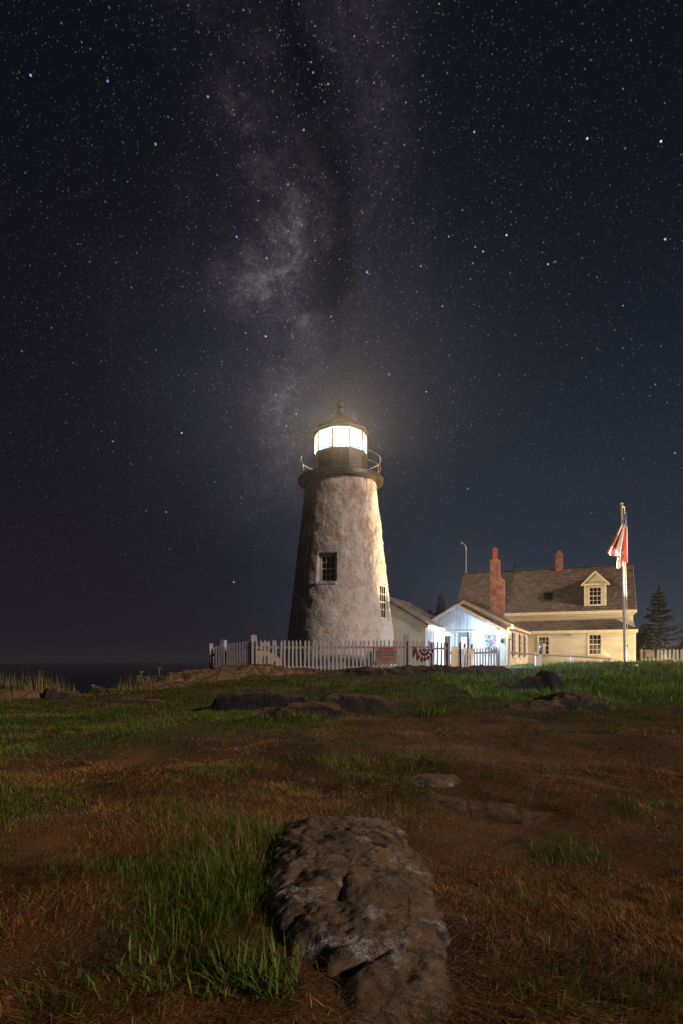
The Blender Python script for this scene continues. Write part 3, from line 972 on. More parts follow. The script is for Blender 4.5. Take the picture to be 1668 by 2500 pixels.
tuft(-.47, 3.62, 420, .10, .08, .24, 'bright green tuft at the far left corner of the foreground ledge', .12)
tuft(-.60, 3.10, 460, .12, .08, .23, 'tall green tuft halfway along the left side of the foreground ledge', .22)
tuft(-.62, 2.55, 360, .16, .04, .15, 'mixed green and dry tuft left of the middle of the foreground ledge', .16)
tuft(-.30, 2.10, 260, .10, .07, .19, 'yellow green tuft at the near left foot of the foreground ledge', .08, .008)
tuft(-.62, 2.15, 170, .14, .04, .12, 'sparse low tuft of broad blades near the bottom edge, left of the ledge', .10, .008)
tuft(1.30, 3.35, 240, .13, .05, .14, 'green tuft alone in the dry grass on the right', .12)
tuft(.83, 2.75, 46, .04, .06, .15, 'very small tuft of a few upright blades right of the foreground ledge', .04)
tuft(-.02, 5.7, 240, .14, .06, .17, 'dark green tuft behind the foreground ledge, left of the flat stones', .12)
tuft(.45, 5.0, 320, .20, .05, .17, 'spreading green tuft just beyond the far end of the foreground ledge', .12, az0=0.2)
tuft(2.2, 5.7, 200, .22, .05, .13, 'low tuft in the dry grass behind the flat stones on the right', .10)
tuft(1.45, 9.4, 200, .14, .08, .22, 'pale lone tuft on the lawn below the gate leaves', .08, .012)
tuft(.95, 11.2, 120, .10, .08, .20, 'tuft beside the right end of the long low boulder', .06, .012)
tuft(-.75, 9.2, 420, .35, .06, .18, 'dark tuft at the left foot of the long low boulder', .12, .011)

# weeds on the cliff top at the left
def weeds():
    n = 2600
    x = np.concatenate([rng.uniform(-11.5, -7.9, 1500), rng.uniform(-6.9, -5.5, 700), rng.normal(-9.9, .5, 400)])
    y = np.concatenate([rng.uniform(16.8, 18.0, 1500), rng.uniform(17.4, 20.2, 700), rng.normal(17.0, .3, 400)])
    k = rng.random((n, 1))
    col = np.array([.075, .090, .024]) * (1 - k) + np.array([.30, .22, .09]) * k
    L = (.08 + .45 * rng.random(n) ** 2.4) * np.where(x < -8.3, 1.7, .9)
    o = blades('tall_weeds', x, y, L, rng.uniform(.007, .016, n), rng.uniform(.05, .75, n), col)
    return struct(o, 'stuff')


weeds()


def wildflower(px, d, h, label):
    x = (px - 834) / F * d; z = gz(x, d)[0] - .02
    t = thing('wild_flower', label, 'wildflower', (x, d, z), 0, 'white umbel flowers at the cliff edge')
    st = MB()
    lean = random.uniform(-.05, .05)
    st.path([(0, 0, 0), (lean * .5, 0, h * .5), (lean, 0, h)], .011, 5)
    hd = MB()
    for k in range(14):
        a = k * 2.4; r = .07 * math.sqrt(k / 14)
        p = (lean + r * math.cos(a), r * math.sin(a), h + .05 - r * .25)
        st.tube((lean, 0, h - .03), p, .003, .003, 4)
        hd.ball(p, .013, 6, 4, .6)
    st.build('stem', 'stem_green', t); hd.build('flower_head', 'flower_white', t)


for (px, d, h, lb) in ((340, 18.6, .36, 'white umbel flower, leftmost of the clump by the slab'), (348, 18.9, .42, 'white umbel flower in the thick of the clump by the slab'),
                       (356, 18.7, .30, 'short white umbel flower at the right of the clump by the slab'), (392, 19.2, .52, 'tall lone white flower rising beside the tan slab'),
                       (228, 17.8, .26, 'lone pale flower against the sea, left of the slab clump'), (418, 19.4, .34, 'small pale flower at the edge of the tan slab')):
    wildflower(px, d, h, lb)


def leaf_mass(pts, size, col1, col2, name, parent, jit=.3):
    """many small leaf faces scattered at the given points"""
    n = len(pts)
    a = rng.normal(size=(n, 3)); a /= np.linalg.norm(a, axis=1)[:, None]
    b = rng.normal(size=(n, 3)); b -= (a * b).sum(1)[:, None] * a; b /= np.linalg.norm(b, axis=1)[:, None]
    s = size * rng.uniform(.5, 1.3, (n, 1))
    V = np.stack([pts - a * s, pts - b * s * .4, pts + a * s, pts + b * s * .4], 1).reshape(-1, 3)
    k = rng.random((n, 1))
    col = np.repeat(np.array(col1) * (1 - k) + np.array(col2) * k, 4, 0)
    i = np.arange(n)[:, None] * 4 + np.array([[0, 1, 2, 3]])
    return np_mesh(name, V, i.ravel(), np.full(n, 4), 'foliage', parent, col=col)


def bush(name, x, y, rx, ry, h, n, label, col1=(.02, .035, .014), col2=(.05, .07, .028), size=.06, cat='bush', zb=None, lumps=9, group=None):
    z = (gz(x, y)[0] if zb is None else zb) - .03
    t = thing(name, label, cat, (x, y, z), 0, group)
    C = np.array([(rng.uniform(-.75, .75) * rx, rng.uniform(-.7, .7) * ry, rng.uniform(.15, .8) * h) for _ in range(lumps)])
    rr = rng.uniform(.28, .5, lumps)
    idx = rng.integers(0, lumps, n)
    dirs = rng.normal(size=(n, 3)); dirs /= np.linalg.norm(dirs, axis=1)[:, None]
    rad = rr[idx] * rng.random(n) ** .4
    pts = C[idx] + dirs * rad[:, None] * np.array([rx, ry, h * .7])
    pts[:, 2] = np.abs(pts[:, 2])
    leaf_mass(pts, size, col1, col2, 'crown', t)
    st = MB()
    for c in C: st.tube((0, 0, 0), tuple(c), .05 * h, .015 * h, 5)
    st.build('trunk', 'bark', t)
    return t


bush('low_bush', -9.55, 17.1, .42, .3, .42, 1500, 'low dark leafy bush among the weeds on the cliff top at far left', (.016, .035, .010), (.05, .085, .022), .04)
bush('low_bush', -6.05, 18.5, .50, .4, .36, 1200, 'low green bush under the white flowers beside the tan slab', (.02, .035, .010), (.06, .08, .025), .04)

# ------------------------------------------------------------------ lighthouse
TX, TY, TZ = -.035, 27.4, .62
H0 = 8.60                                   # masonry height (deck underside)


def tr(z): return 2.60 - .1145 * z          # local z above TZ


lh = thing('lighthouse', 'white rough stone lighthouse tower with a black lantern room glowing at the top', 'lighthouse', (TX, TY, TZ))


def build_tower():
    wins = [(R(-17), 3.86, 5.10, .86, .34), (R(61), 2.30, 3.90, .92, .20)]
    th = list(np.linspace(-math.pi, math.pi, 193)[:-1]); zs = list(np.linspace(-.25, H0, 130))
    for (t0, za, zb, w, dep) in wins:
        hw = w / 2 / tr((za + zb) / 2)
        th = [a for a in th if abs(abs(a - t0) - hw) > .014] + [t0 - hw, t0 + hw]
        zs = [a for a in zs if abs(a - za) > .03 and abs(a - zb) > .03] + [za, zb]
    th = np.array(sorted(th)); zs = np.array(sorted(zs))
    T, Z = np.meshgrid(th, zs, indexing='ij')
    r = tr(Z)
    ax = T * 2.1; 
    # periodic noise: blend across the back seam (never seen)
    bumpn = .065 * fbm(ax * 2.1 + 40, Z * 2.7 + 3, 4, 0) + .05 * fbm(ax * .8 + 11, Z * .9, 3, 1) + .06 * np.abs(fbm(ax * 3.4 + 20, Z * 4.6, 3, 2))
    calm = np.ones_like(T)
    for (t0, za, zb, w, dep) in wins:
        hw = w / 2 / tr((za + zb) / 2)
        dT = np.maximum(np.abs(T - t0) - hw, 0) * 2.1; dZ = np.maximum(np.maximum(za - Z, Z - zb), 0)
        calm *= sstep(0.0, .25, np.hypot(dT, dZ))
    r = r + bumpn * calm * sstep(-math.pi, -2.6, T) * sstep(math.pi, 2.6, T)
    x = r * np.sin(T); y = -r * np.cos(T)
    nu, nv = len(th), len(zs)
    V = np.stack([x, y, Z], -1).reshape(-1, 3)
    ff = grid_faces(nu, nv)
    # close the seam
    seam = [((nu - 1) * nv + k, k, k + 1, (nu - 1) * nv + k + 1) for k in range(nv - 1)]
    cT = .25 * (T[:-1, :-1] + T[1:, :-1] + T[:-1, 1:] + T[1:, 1:]).ravel(); cZ = .25 * (Z[:-1, :-1] + Z[1:, :-1] + Z[:-1, 1:] + Z[1:, 1:]).ravel()
    keep = np.ones(len(ff), bool)
    faces = []; V = list(map(tuple, V))
    for (t0, za, zb, w, dep) in wins:
        hw = w / 2 / tr((za + zb) / 2)
        keep &= ~((np.abs(cT - t0) < hw) & (cZ > za) & (cZ < zb))
        ia = [i for i in range(nu) if t0 - hw - 1e-4 <= th[i] <= t0 + hw + 1e-4]
        ka = [k for k in range(nv) if za - 1e-4 <= zs[k] <= zb + 1e-4]
        loop = [(i, ka[0]) for i in ia] + [(ia[-1], k) for k in ka[1:]] + [(i, ka[-1]) for i in ia[-2::-1]] + [(ia[0], k) for k in ka[-2:0:-1]]
        nx, ny = math.sin(t0), -math.cos(t0)
        back = tr((za + zb) / 2) - dep
        tx, ty = math.cos(t0), math.sin(t0)
        ids = []
        for (i, k) in loop:
            p = V[i * nv + k]
            s = p[0] * tx + p[1] * ty
            V.append((nx * back + tx * s * .86, ny * back + ty * s * .86, p[2]))
            ids.append(len(V) - 1)
        L = len(loop)
        for q in range(L):
            a = loop[q][0] * nv + loop[q][1]; b = loop[(q + 1) % L][0] * nv + loop[(q + 1) % L][1]
            faces.append((a, b, ids[(q + 1) % L], ids[q]))
        faces.append(tuple(ids))
    quads = [tuple(map(int, q)) for q in ff[keep]] + seam + faces
    mb = MB(); mb.v = V; mb.f = quads
    o = mb.build('tower_wall', 'stucco', lh, smooth=True)
    # windows in the recesses
    for (t0, za, zb, w, dep) in wins:
        back = tr((za + zb) / 2) - dep
        M = Matrix.Translation((math.sin(t0) * (back + .03), -math.cos(t0) * (back + .03), za)) @ Matrix.Rotation(t0, 4, 'Z')
        ww = w * .84; hh = zb - za - .05
        fr = MB(M)
        fr.box(-ww / 2, -ww / 2 + .07, -.05, .02, .03, hh); fr.box(ww / 2 - .07, ww / 2, -.05, .02, .03, hh)
        fr.box(-ww / 2 + .07, ww / 2 - .07, -.05, .02, hh - .07, hh); fr.box(-ww / 2 + .07, ww / 2 - .07, -.05, .02, .03, .10)
        fr.box(-ww / 2 + .07, ww / 2 - .07, -.045, .015, hh * .5 - .025, hh * .5 + .025)
        for q in (1, 2):
            xx = -ww / 2 + .07 + (ww - .14) * q / 3
            fr.box(xx - .012, xx + .012, -.035, .0, .10, hh - .07)
        for q in (.25, .75):
            zz = .10 + (hh - .17) * q
            fr.box(-ww / 2 + .07, ww / 2 - .07, -.033, -.002, zz - .012, zz + .012)
        w_ = fr.build('window', 'sash_paint', lh)
        MB(M).box(-ww / 2 + .02, ww / 2 - .02, -.012, .018, .05, hh - .02).build('pane', 'dark_glass', w_)
    # sill of the left window
    t0, za, zb, w, dep = wins[0]
    r0 = tr(za)
    M = Matrix.Translation((math.sin(t0) * r0, -math.cos(t0) * r0, za)) @ Matrix.Rotation(t0, 4, 'Z')
    MB(M).box(-w / 2 - .05, w / 2 + .03, -.045, .10, -.13, -.005).build('sill', 'stucco', lh, bevel=.012)


build_tower()
# conductor cable running down the left of the masonry
cab = MB()
pts = []
for k in range(40):
    z = 8.5 - k * 8.5 / 39
    t = R(-46 - 3 * (k / 39)) + .010 * math.sin(k * .9) + .008 * math.sin(k * 2.3)
    pts.append(((tr(z) + .035) * math.sin(t), -(tr(z) + .035) * math.cos(t), z))
cab.path(pts, .016, 6).build('conductor_cable', 'black_iron', lh, smooth=True)
# gallery deck and its flared soffit
DZ = 9.45 - TZ
MB().lathe([(1.60, H0 - .03), (1.90, DZ - .22), (1.955, DZ - .20), (1.965, DZ - .03), (1.93, DZ), (.9, DZ + .002)], 64).build('gallery_deck', 'black_iron', lh)
lc = MB().lathe([(1.21, DZ - .02), (1.21, 10.50 - TZ), (1.25, 10.515 - TZ), (1.25, 10.545 - TZ), (1.16, 10.55 - TZ)], 10, R(18)).build('lantern_wall', 'black_iron', lh)
MB().box(.55, .58, -1.19, -1.165, .33 + DZ, .45 + DZ).box(.50, .63, -1.185, -1.17, .28 + DZ, .31 + DZ).build('vent_cover', 'terracotta', lh)
g0, g1 = 10.55 - TZ, 11.43 - TZ
pane = MB()
for k in range(10):
    a0 = R(18 + 36 * k); a1 = R(54 + 36 * k)
    q0, q1 = a0 + .022, a1 - .022
    r = 1.175
    pane = MB()
    def pp(t, am, z, rr=r):
        # point on the flat between two corners
        f = (t - a0) / (a1 - a0)
        xa, ya = rr * math.sin(a0), -rr * math.cos(a0); xb, yb = rr * math.sin(a1), -rr * math.cos(a1)
        return (xa + (xb - xa) * f, ya + (yb - ya) * f, z)
    pane.add([pp(q0, 0, g0), pp(q1, 0, g0), pp(q1, 0, g1), pp(q0, 0, g1), pp(q0, 0, g0, r - .02), pp(q1, 0, g0, r - .02), pp(q1, 0, g1, r - .02), pp(q0, 0, g1, r - .02)],
             [(0, 1, 2, 3), (7, 6, 5, 4), (0, 4, 5, 1), (1, 5, 6, 2), (2, 6, 7, 3), (3, 7, 4, 0)])
    pane.build('lantern_pane', 'lantern', lh)
    MB().tube((1.19 * math.sin(a0), -1.19 * math.cos(a0), g0 - .02), (1.19 * math.sin(a0), -1.19 * math.cos(a0), g1 + .04), .036, .036, 6).build('glazing_bar', 'iron_rail', lh)
MB().lathe([(.001, g0 + .012), (1.13, g0 + .012), (1.13, g0 + .002), (.001, g0 + .002)], 10, R(18)).build('lantern_floor_baffle', 'baffle_black', lh)  # black plates added inside the lantern to cut its glare
MB().lathe([(.001, g1 - .002), (1.13, g1 - .002), (1.13, g1 + .012), (.001, g1 + .012)], 10, R(18)).build('lantern_ceiling_baffle', 'baffle_black', lh)
lens_ = MB().lathe([(.02, g0 + .16), (.26, g0 + .18), (.36, g0 + .38), (.36, g0 + .50), (.26, g0 + .70), (.02, g0 + .72)], 20).build('fresnel_lens', 'lantern', lh, smooth=True)
point_light('lantern_light', (0, 0, g0 + .44), LANTERN_W, (1.0, .76, .47), .34, parent=lh)
rz = 11.44 - TZ
MB().lathe([(1.05, rz - .01), (1.215, rz - .005), (1.225, rz + .12), (1.30, rz + .15), (1.315, rz + .20), (1.27, rz + .235), (.86, rz + .52), (.50, rz + .78), (.30, rz + .92), (.20, rz + 1.05), (.15, rz + 1.18)],
           10, R(18)).build('lantern_roof', 'black_iron', lh)
MB().lathe([(.15, rz + 1.16), (.17, rz + 1.19), (.13, rz + 1.22)] + [(.215 * math.sin(a), rz + 1.40 - .215 * math.cos(a)) for a in np.linspace(.65, 3.0, 12)] + [(.035, rz + 1.62), (.03, rz + 1.68), (.004, rz + 1.69)],
           20).build('ventilator_ball', 'black_iron', lh, smooth=True)
MB().tube((0, 0, rz + 1.66), (0, 0, rz + 1.78), .012, .004, 5).build('lightning_rod', 'black_iron', lh)
for zz, rr in ((DZ + .88, .011), (DZ + .44, .009), (DZ + .05, .009)):
    MB().path([(1.86 * math.sin(2 * math.pi * k / 72), -1.86 * math.cos(2 * math.pi * k / 72), zz) for k in range(73)], rr, 5).build('gallery_rail', 'iron_rail', lh)
for k in range(10):
    a = 2 * math.pi * (k + .0) / 10
    s_, c_ = math.sin(a), -math.cos(a)
    MB().tube((1.86 * s_, 1.86 * c_, DZ - .02), (1.86 * s_, 1.86 * c_, DZ + .90), .014, .014, 6).tube((1.86 * s_, 1.86 * c_, DZ + .28), (1.64 * s_, 1.64 * c_, DZ), .010, .010, 5).build('rail_post', 'iron_rail', lh)


# ------------------------------------------------------------------ houses
def window(parent, M, w, h, cols=3, rows=4, trim='cream_trim', case=.10, blind=False):
    """sash window standing proud of the wall plane y = 0 (outside is -y); origin at bottom centre"""
    f = MB(M)
    f.box(-w / 2 - case, -w / 2, -.05, .01, -.02, h + .0); f.box(w / 2, w / 2 + case, -.05, .01, -.02, h + .0)
    f.box(-w / 2 - case - .02, w / 2 + case + .02, -.06, .01, h, h + case)
    f.box(-w / 2 - case - .03, w / 2 + case + .03, -.085, .01, -.09, -.02)
    f.box(-w / 2, w / 2, -.036, -.008, h / 2 - .025, h / 2 + .025)
    f.box(-w / 2, -w / 2 + .035, -.034, -.008, -.02, h); f.box(w / 2 - .035, w / 2, -.034, -.008, -.02, h)
    f.box(-w / 2 + .035, w / 2 - .035, -.034, -.008, h - .04, h); f.box(-w / 2 + .035, w / 2 - .035, -.034, -.008, -.02, .03)
    for c in range(1, cols):
        x = -w / 2 + w * c / cols
        f.box(x - .012, x + .012, -.028, -.010, .03, h - .04)
    for r_ in range(1, rows):
        if r_ * 2 == rows: continue
        z = h * r_ / rows
        f.box(-w / 2 + .035, w / 2 - .035, -.027, -.011, z - .012, z + .012)
    o = f.build('window', trim, parent)
    MB(M).box(-w / 2 + .01, w / 2 - .01, -.018, -.003, -.01, h - .01).build('pane', 'dark_glass', o)
    return o


def T3(x, y, z, rz=0.0):
    return Matrix.Translation((x, y, z)) @ Matrix.Rotation(rz, 4, 'Z')


def lapped(mb, u0, u1, z0, z1, at, axis='x', pitch=.135, lap=.022, out=-1):
    """real clapboards on a wall plane; axis x: plane y = at facing -y; axis y: plane x = at facing +x"""
    z = z0
    while z < z1 - .02:
        zt = min(z + pitch, z1)
        if axis == 'x':
            mb.prism([(at - lap, z), (at - .004, zt), (at, zt), (at, z)], u0, u1, 'x')
        else:
            mb.prism([(at + lap, z), (at + .004, zt), (at, zt), (at, z)], u0, u1, 'y')
        z += pitch
    return mb


# main keeper's house: local x along the front (to the right), y into the house
HR = R(-22.5)
hs = thing('keepers_house', 'cream clapboard house with a steep shingled roof, a dormer and a low front lean-to', 'house', (20.5, 41.8, .85), HR)
LX, DEP, EZ, RZ = -12.3, 6.8, 3.62, 7.42
sl_ = (RZ - EZ) / (DEP / 2 + .0)
b = MB()
b.prism([(0, -.3), (DEP, -.3), (DEP, EZ - .05), (DEP / 2, RZ - .22), (0, EZ - .05)], LX, 0, 'x')
b.build('wall', 'cream_clapboard', hs)
# roof slabs
ey, ez = -.30, 3.92 - .06


def roofz(y): return ez + (y + .30) * (7.47 - ez) / (DEP / 2 + .30)


rf = MB()
for sgn in (0, 1):
    ya, yb = (-.30, DEP / 2) if sgn == 0 else (DEP + .30, DEP / 2)
    rf.prism([(ya, ez), (yb, 7.47), (yb, 7.47 - .17), (ya, ez - .12)], LX - .22, .22, 'x')
rfo = rf.build('roof', 'roof_shingle', hs)
MB().box(LX - .22, .22, DEP / 2 - .12, DEP / 2 + .12, 7.455, 7.50).build('ridge_cap', 'roof_shingle', rfo)
MB().box(LX - .2, .20, -.34, -.16, ez - .30, ez - .075).box(LX - .1, .10, -.16, -.02, ez - .42, ez - .16).build('eave_trim', 'cream_trim', hs)
MB().prism([(-.32, ez - .1), (DEP / 2, 7.36), (DEP / 2, 7.16), (-.32, ez - .30)], .205, .245, 'x').build('rake_board', 'cream_trim', hs)
MB().box(-.12, .025, -.025, .12, 0, 3.5).build('corner_board', 'cream_trim', hs)
# lean-to along the front
lt = MB()
LY = -1.8
lt.prism([(LY, -.3), (-.003, -.3), (-.003, 3.0), (LY, 2.38)], -7.6, .05, 'x')
lapped(lt, -7.6, -.10, -.3, 2.15, LY)
lt.build('lean_to_wall', 'cream_paint', hs)
lr = MB()
a = .16
lr.add([(-8.0, LY - a, 2.36), (.05 + a, LY - a, 2.36), (-1.10, -.03, 3.16), (-8.0, -.03, 3.16), (.05 + a, -.03, 2.36),
        (-8.0, LY - a, 2.28), (.05 + a, LY - a, 2.28), (.05 + a, -.03, 2.28), (-8.0, -.03, 2.28)],
       [(0, 1, 2, 3), (1, 4, 2), (5, 8, 7, 6), (0, 5, 6, 1), (1, 6, 7, 4), (0, 3, 8, 5), (3, 2, 4, 7, 8)])
lr.build('lean_to_roof', 'roof_shingle', hs)
MB().box(-7.6, .18, LY - .20, LY - .13, 2.13, 2.33).box(.13, .20, LY - .13, -.03, 2.13, 2.33).build('lean_to_fascia', 'cream_trim', hs)
MB().box(-.10, .075, LY - .025, LY + .12, -.2, 2.2).build('corner_board', 'cream_trim', hs)
window(hs, T3(-2.46, LY - .026, .66), .78, 1.36)
wl_ = window(hs, T3(-5.82, LY - .026, .66), .70, 1.26)
MB(T3(-5.82, LY - .026, .66)).box(-.06, .13, -.022, -.0185, .04, .78).build('pane_reflection', 'white_paint', wl_)  # pale strip painted in as the porch lamp's reflection on the pane
for xx in (-4.30, -4.10):
    MB().box(xx - .05, xx + .05, LY - .06, LY, 2.0, 2.06).build('wall_bracket', 'dark_wood', hs)
# dormer
dm = MB()
DX = -2.43
dz0, dz1, dz2 = 4.10, 5.86, 6.62
dm.prism([(DX - .72, dz0), (DX + .72, dz0), (DX + .72, dz1), (DX, dz2 - .06), (DX - .72, dz1)], .03, 2.6)
dob = dm.build('dormer', 'cream_clapboard', hs)
dr = MB()
for sg in (-1, 1):
    dr.prism([(DX, dz2 + .06), (DX + sg * .92, dz1 - .14), (DX + sg * .92, dz1 - .20), (DX, dz2 - .02)], -.16, 2.7)
dr.build('dormer_roof', 'roof_shingle', dob)
tm = MB()
for sg in (-1, 1):
    tm.prism([(DX, dz2 + .05), (DX + sg * .95, dz1 - .15), (DX + sg * .95, dz1 - .30), (DX, dz2 - .12)], -.22, -.165)
tm.box(DX - .88, DX + .88, -.12, .02, dz1 - .24, dz1 - .10)
tm.box(DX - .74, DX - .58, -.01, .05, dz0 + .05, dz1 - .24); tm.box(DX + .58, DX + .74, -.01, .05, dz0 + .05, dz1 - .24)
tm.build('dormer_trim', 'cream_trim', dob)
window(dob, T3(DX, .03, 4.24), .80, 1.26, 3, 4, case=.08)
# skylight and vent pipe on the slope
an = math.atan2(7.47 - ez, DEP / 2 + .30)
for nm, xx, yy in (('skylight', -5.70, .85),):
    M = Matrix.Translation((xx, yy, roofz(yy))) @ Matrix.Rotation(an, 4, 'X')
    so_ = MB(M).box(-.36, .36, -.50, .50, -.02, .11).build(nm, 'dark_wood', hs, bevel=.01)
    MB(M).box(-.29, .29, -.43, .43, .10, .118).build('pane', 'dark_glass', so_)
MB().tube((-4.66, .80, roofz(.80) - .05), (-4.66, .80, roofz(.80) + .36), .055, .055, 10).box(-4.80, -4.52, .66, .78, roofz(.7) - .06, roofz(.7) + .06).build('vent_pipe', 'dark_wood', hs)
# chimneys
ch = MB()
CX0, CX1 = -9.76, -9.10
ch.box(CX0, CX1, -.62, .15, -.3, 7.72)
ch.box(CX0 - .03, CX1 + .03, -.65, .18, 7.72, 7.80).box(CX0 + .05, CX1 - .05, -.57, .10, 7.80, 7.88)
ch.prism([(CX1 + .001, -.3), (CX1 + .35, -.3), (CX1 + .35, 6.30), (CX1 + .001, 6.62)], -.60, .13)
cho = ch.build('chimney', 'chimney_brick', hs)
pot = MB().box(-9.60, -9.28, -.40, -.10, 7.88, 8.62).box(-9.63, -9.25, -.43, -.07, 8.62, 8.68)
pot.prism([(-9.60, 8.68), (-9.28, 8.68), (-9.44, 8.84)], -.40, -.10)
pot.build('chimney_pot', 'terracotta', cho)
c2 = MB().box(-5.27, -4.72, DEP / 2 - .25, DEP / 2 + .27, 7.1, 8.55).box(-5.22, -4.77, DEP / 2 - .20, DEP / 2 + .22, 8.55, 8.68).box(-5.13, -4.87, DEP / 2 - .10, DEP / 2 + .12, 8.68, 8.90)
c2.build('chimney', 'chimney_brick', hs)

# ell building between house and porch
ER = R(-24)
el = thing('yellow_annex', 'low yellow clapboard wing with shuttered windows joining the porch to the house', 'annex', (9.5, 34.0, .72), ER)
EX = -4.94
lapped(MB().prism([(EX, -.3), (0, -.3), (0, 2.42), (EX / 2, 3.72), (EX, 2.42)], 0, 10.3), .12, 10.3, -.3, 2.22, 0, 'y').build('wall', 'cream_paint', el)
er = MB()
for sg in (-1, 1):
    er.prism([(EX / 2, 3.91), (EX / 2 + sg * 2.70, 2.44), (EX / 2 + sg * 2.70, 2.36), (EX / 2, 3.80)], -.18, 10.4)
er.build('roof', 'shed_shingle', el)
rk = MB()
for sg in (-1, 1):
    rk.prism([(EX / 2, 3.90), (EX / 2 + sg * 2.72, 2.43), (EX / 2 + sg * 2.72, 2.25), (EX / 2, 3.70)], -.23, -.185)
rk.box(.10, .235, -.1, 10.4, 2.22, 2.37)
rk.build('rake_board', 'cream_trim', el)
MB().box(-.10, .03, -.03, .12, -.2, 2.30).build('corner_board', 'cream_trim', el)
# white skin of the gable wall inside the porch
lapped(MB(), EX + .02, -.13, -.2, 2.30, -.004).build('porch_wall', 'white_paint', el)
for yy, ww in ((2.4, .75), (5.4, .75), (7.9, .75)):
    window(el, T3(.026, yy, .62, R(90)), ww, 1.42, 2, 4)
    M_ = T3(.026, yy, .62, R(90))
    MB(M_).box(-ww / 2 - .42, -ww / 2 - .11, -.045, -.005, -.02, 1.42).build('shutter', 'dark_wood', el)
MB().box(.024, .07, .32, .98, .72, 1.62).build('notice_frame', 'dark_wood', el)
MB().box(.07, .076, .38, .92, .78, 1.56).build('notice_board', 'cream_trim', el)
dd = MB().box(-2.86, -2.02, -.075, -.032, -.1, 2.02)
ddo = dd.build('door', 'grey_wood', el)
MB().box(-2.66, -2.22, -.092, -.075, 1.05, 1.75).build('door_pane', 'white_paint', ddo)
MB().box(-2.98, -2.86, -.085, -.03, -.1, 2.14).box(-2.02, -1.90, -.085, -.03, -.1, 2.14).box(-2.86, -2.02, -.085, -.03, 2.02, 2.14).build('door_casing', 'white_paint', el)
pw = MB().box(-1.36, -1.26, -.085, -.03, .80, 1.98).box(-.62, -.52, -.085, -.03, .80, 1.98).box(-1.26, -.62, -.085, -.03, 1.88, 1.98).box(-1.40, -.48, -.11, -.03, .72, .80).build('window', 'white_paint', el)
MB().box(-1.26, -.62, -.06, -.035, .80, 1.88).build('stained_glass', 'quilt', pw)

# open porch
po = thing('porch', 'open porch with grey gable boards and dark posts, flooded by white light', 'porch', (9.5, 34.0, .72), ER)
PX, PA = -2.24, 3.41
sp = (PA - 2.09) / 2.24
MB().prism([(PX, PA - .10), (.02, 2.09 - .10 + .0), (.02, 1.98), (-4.45, 1.98), (-4.45, 2.0)], -3.0, -2.95).build('gable_boards', 'vertical_boards', po)
pr = MB()
for sg in (-1, 1):
    pr.prism([(PX, PA), (PX + sg * 2.46, PA - 2.46 * sp), (PX + sg * 2.46, PA - 2.46 * sp - .07), (PX, PA - .09)], -3.18, -.19)
pr.build('roof', 'shed_shingle', po)
pk = MB()
for sg in (-1, 1):
    pk.prism([(PX, PA - .01), (PX + sg * 2.48, PA - 2.48 * sp - .01), (PX + sg * 2.48, PA - 2.48 * sp - .16), (PX, PA - .16)], -3.225, -3.185)
pk.build('rake_board', 'white_paint', po)
MB().box(-4.4, .04, -3.04, -2.92, 1.90, 1.978).build('beam', 'white_paint', po)
MB().box(-4.4, -.05, -2.88, -.10, 2.00, 2.03).build('ceiling_boards', 'white_paint', po)
for xx in (-1.61, -.02):
    MB().box(xx - .065, xx + .065, -3.03, -2.91, -.3, 1.895).build('post', 'dark_wood', po, bevel=.008)
wl = MB().box(-.06, .08, -3.30, -3.13, 1.84, 1.90).tube((.01, -3.22, 1.86), (.01, -3.05, 1.93), .015, .015, 6)
wl.build('lamp_bracket', 'grey_metal', po)
bl = point_light('porch_lamp_light', (.0, -3.24, 1.70), PORCH_W, (.50, .72, 1.0), .07, parent=po)
cl_ = MB().tube((-1.0, -1.5, 1.93), (-1.0, -1.5, 2.0), .12, .12, 14).build('porch_fill_disc', 'white_paint', po)  # added disc and fill light that brighten the porch back wall
point_light('porch_fill_light', (-1.0, -1.5, 1.84), PORCH_FILL_W, (.60, .78, 1.0), .08, parent=po)
ch_ = thing('wall_lantern', 'small black box lamp on the corner wall beside the right porch post', 'wall lamp', (9.5 - .32 * .9135, 34.0 + .32 * .4067 - .10, 2.2), ER)
MB().box(-.07, .07, -.10, .04, -.10, .10).prism([(-.09, .10), (.09, .10), (0, .17)], -.11, .04).build('housing', 'black_iron', ch_)
MB().box(-.045, .045, -.115, -.10, -.07, .06).build('lens', 'dark_glass', ch_)

# white shed behind the tower
sh = thing('white_shed', 'white plastered shed with a low brown roof half hidden behind the tower', 'shed', (4.2, 29.6, .72), ER)
SX = -5.0
MB().prism([(SX, -.3), (0, -.3), (0, 2.20), (SX / 2, 3.70), (SX, 2.20)], 0, 5.2).build('wall', 'plaster_white', sh)
sr = MB()
for sg in (-1, 1):
    sr.prism([(SX / 2, 3.84), (SX / 2 + sg * 2.68, 2.20), (SX / 2 + sg * 2.68, 2.12), (SX / 2, 3.72)], -.14, 5.3)
sr.build('roof', 'shed_shingle', sh)
MB().box(.07, .165, -.13, 5.2, 2.0, 2.125).build('fascia', 'white_paint', sh)
MB().box(.004, .035, .12, 1.30, -.1, 1.98).build('shed_panel', 'grey_wood', sh)
sd = MB().box(.004, .055, 1.36, 2.20, -.1, 1.95).build('door', 'door_boards', sh)
for k, zz in enumerate((1.30, 1.12)):
    MB().tube((.05, 1.75, zz), (.062, 1.75, zz), .03, .03, 8).build('knob', 'dark_wood', sd)
MB().box(.004, .045, 2.26, 3.4, -.1, 1.97).build('shed_panel', 'white_paint', sh)

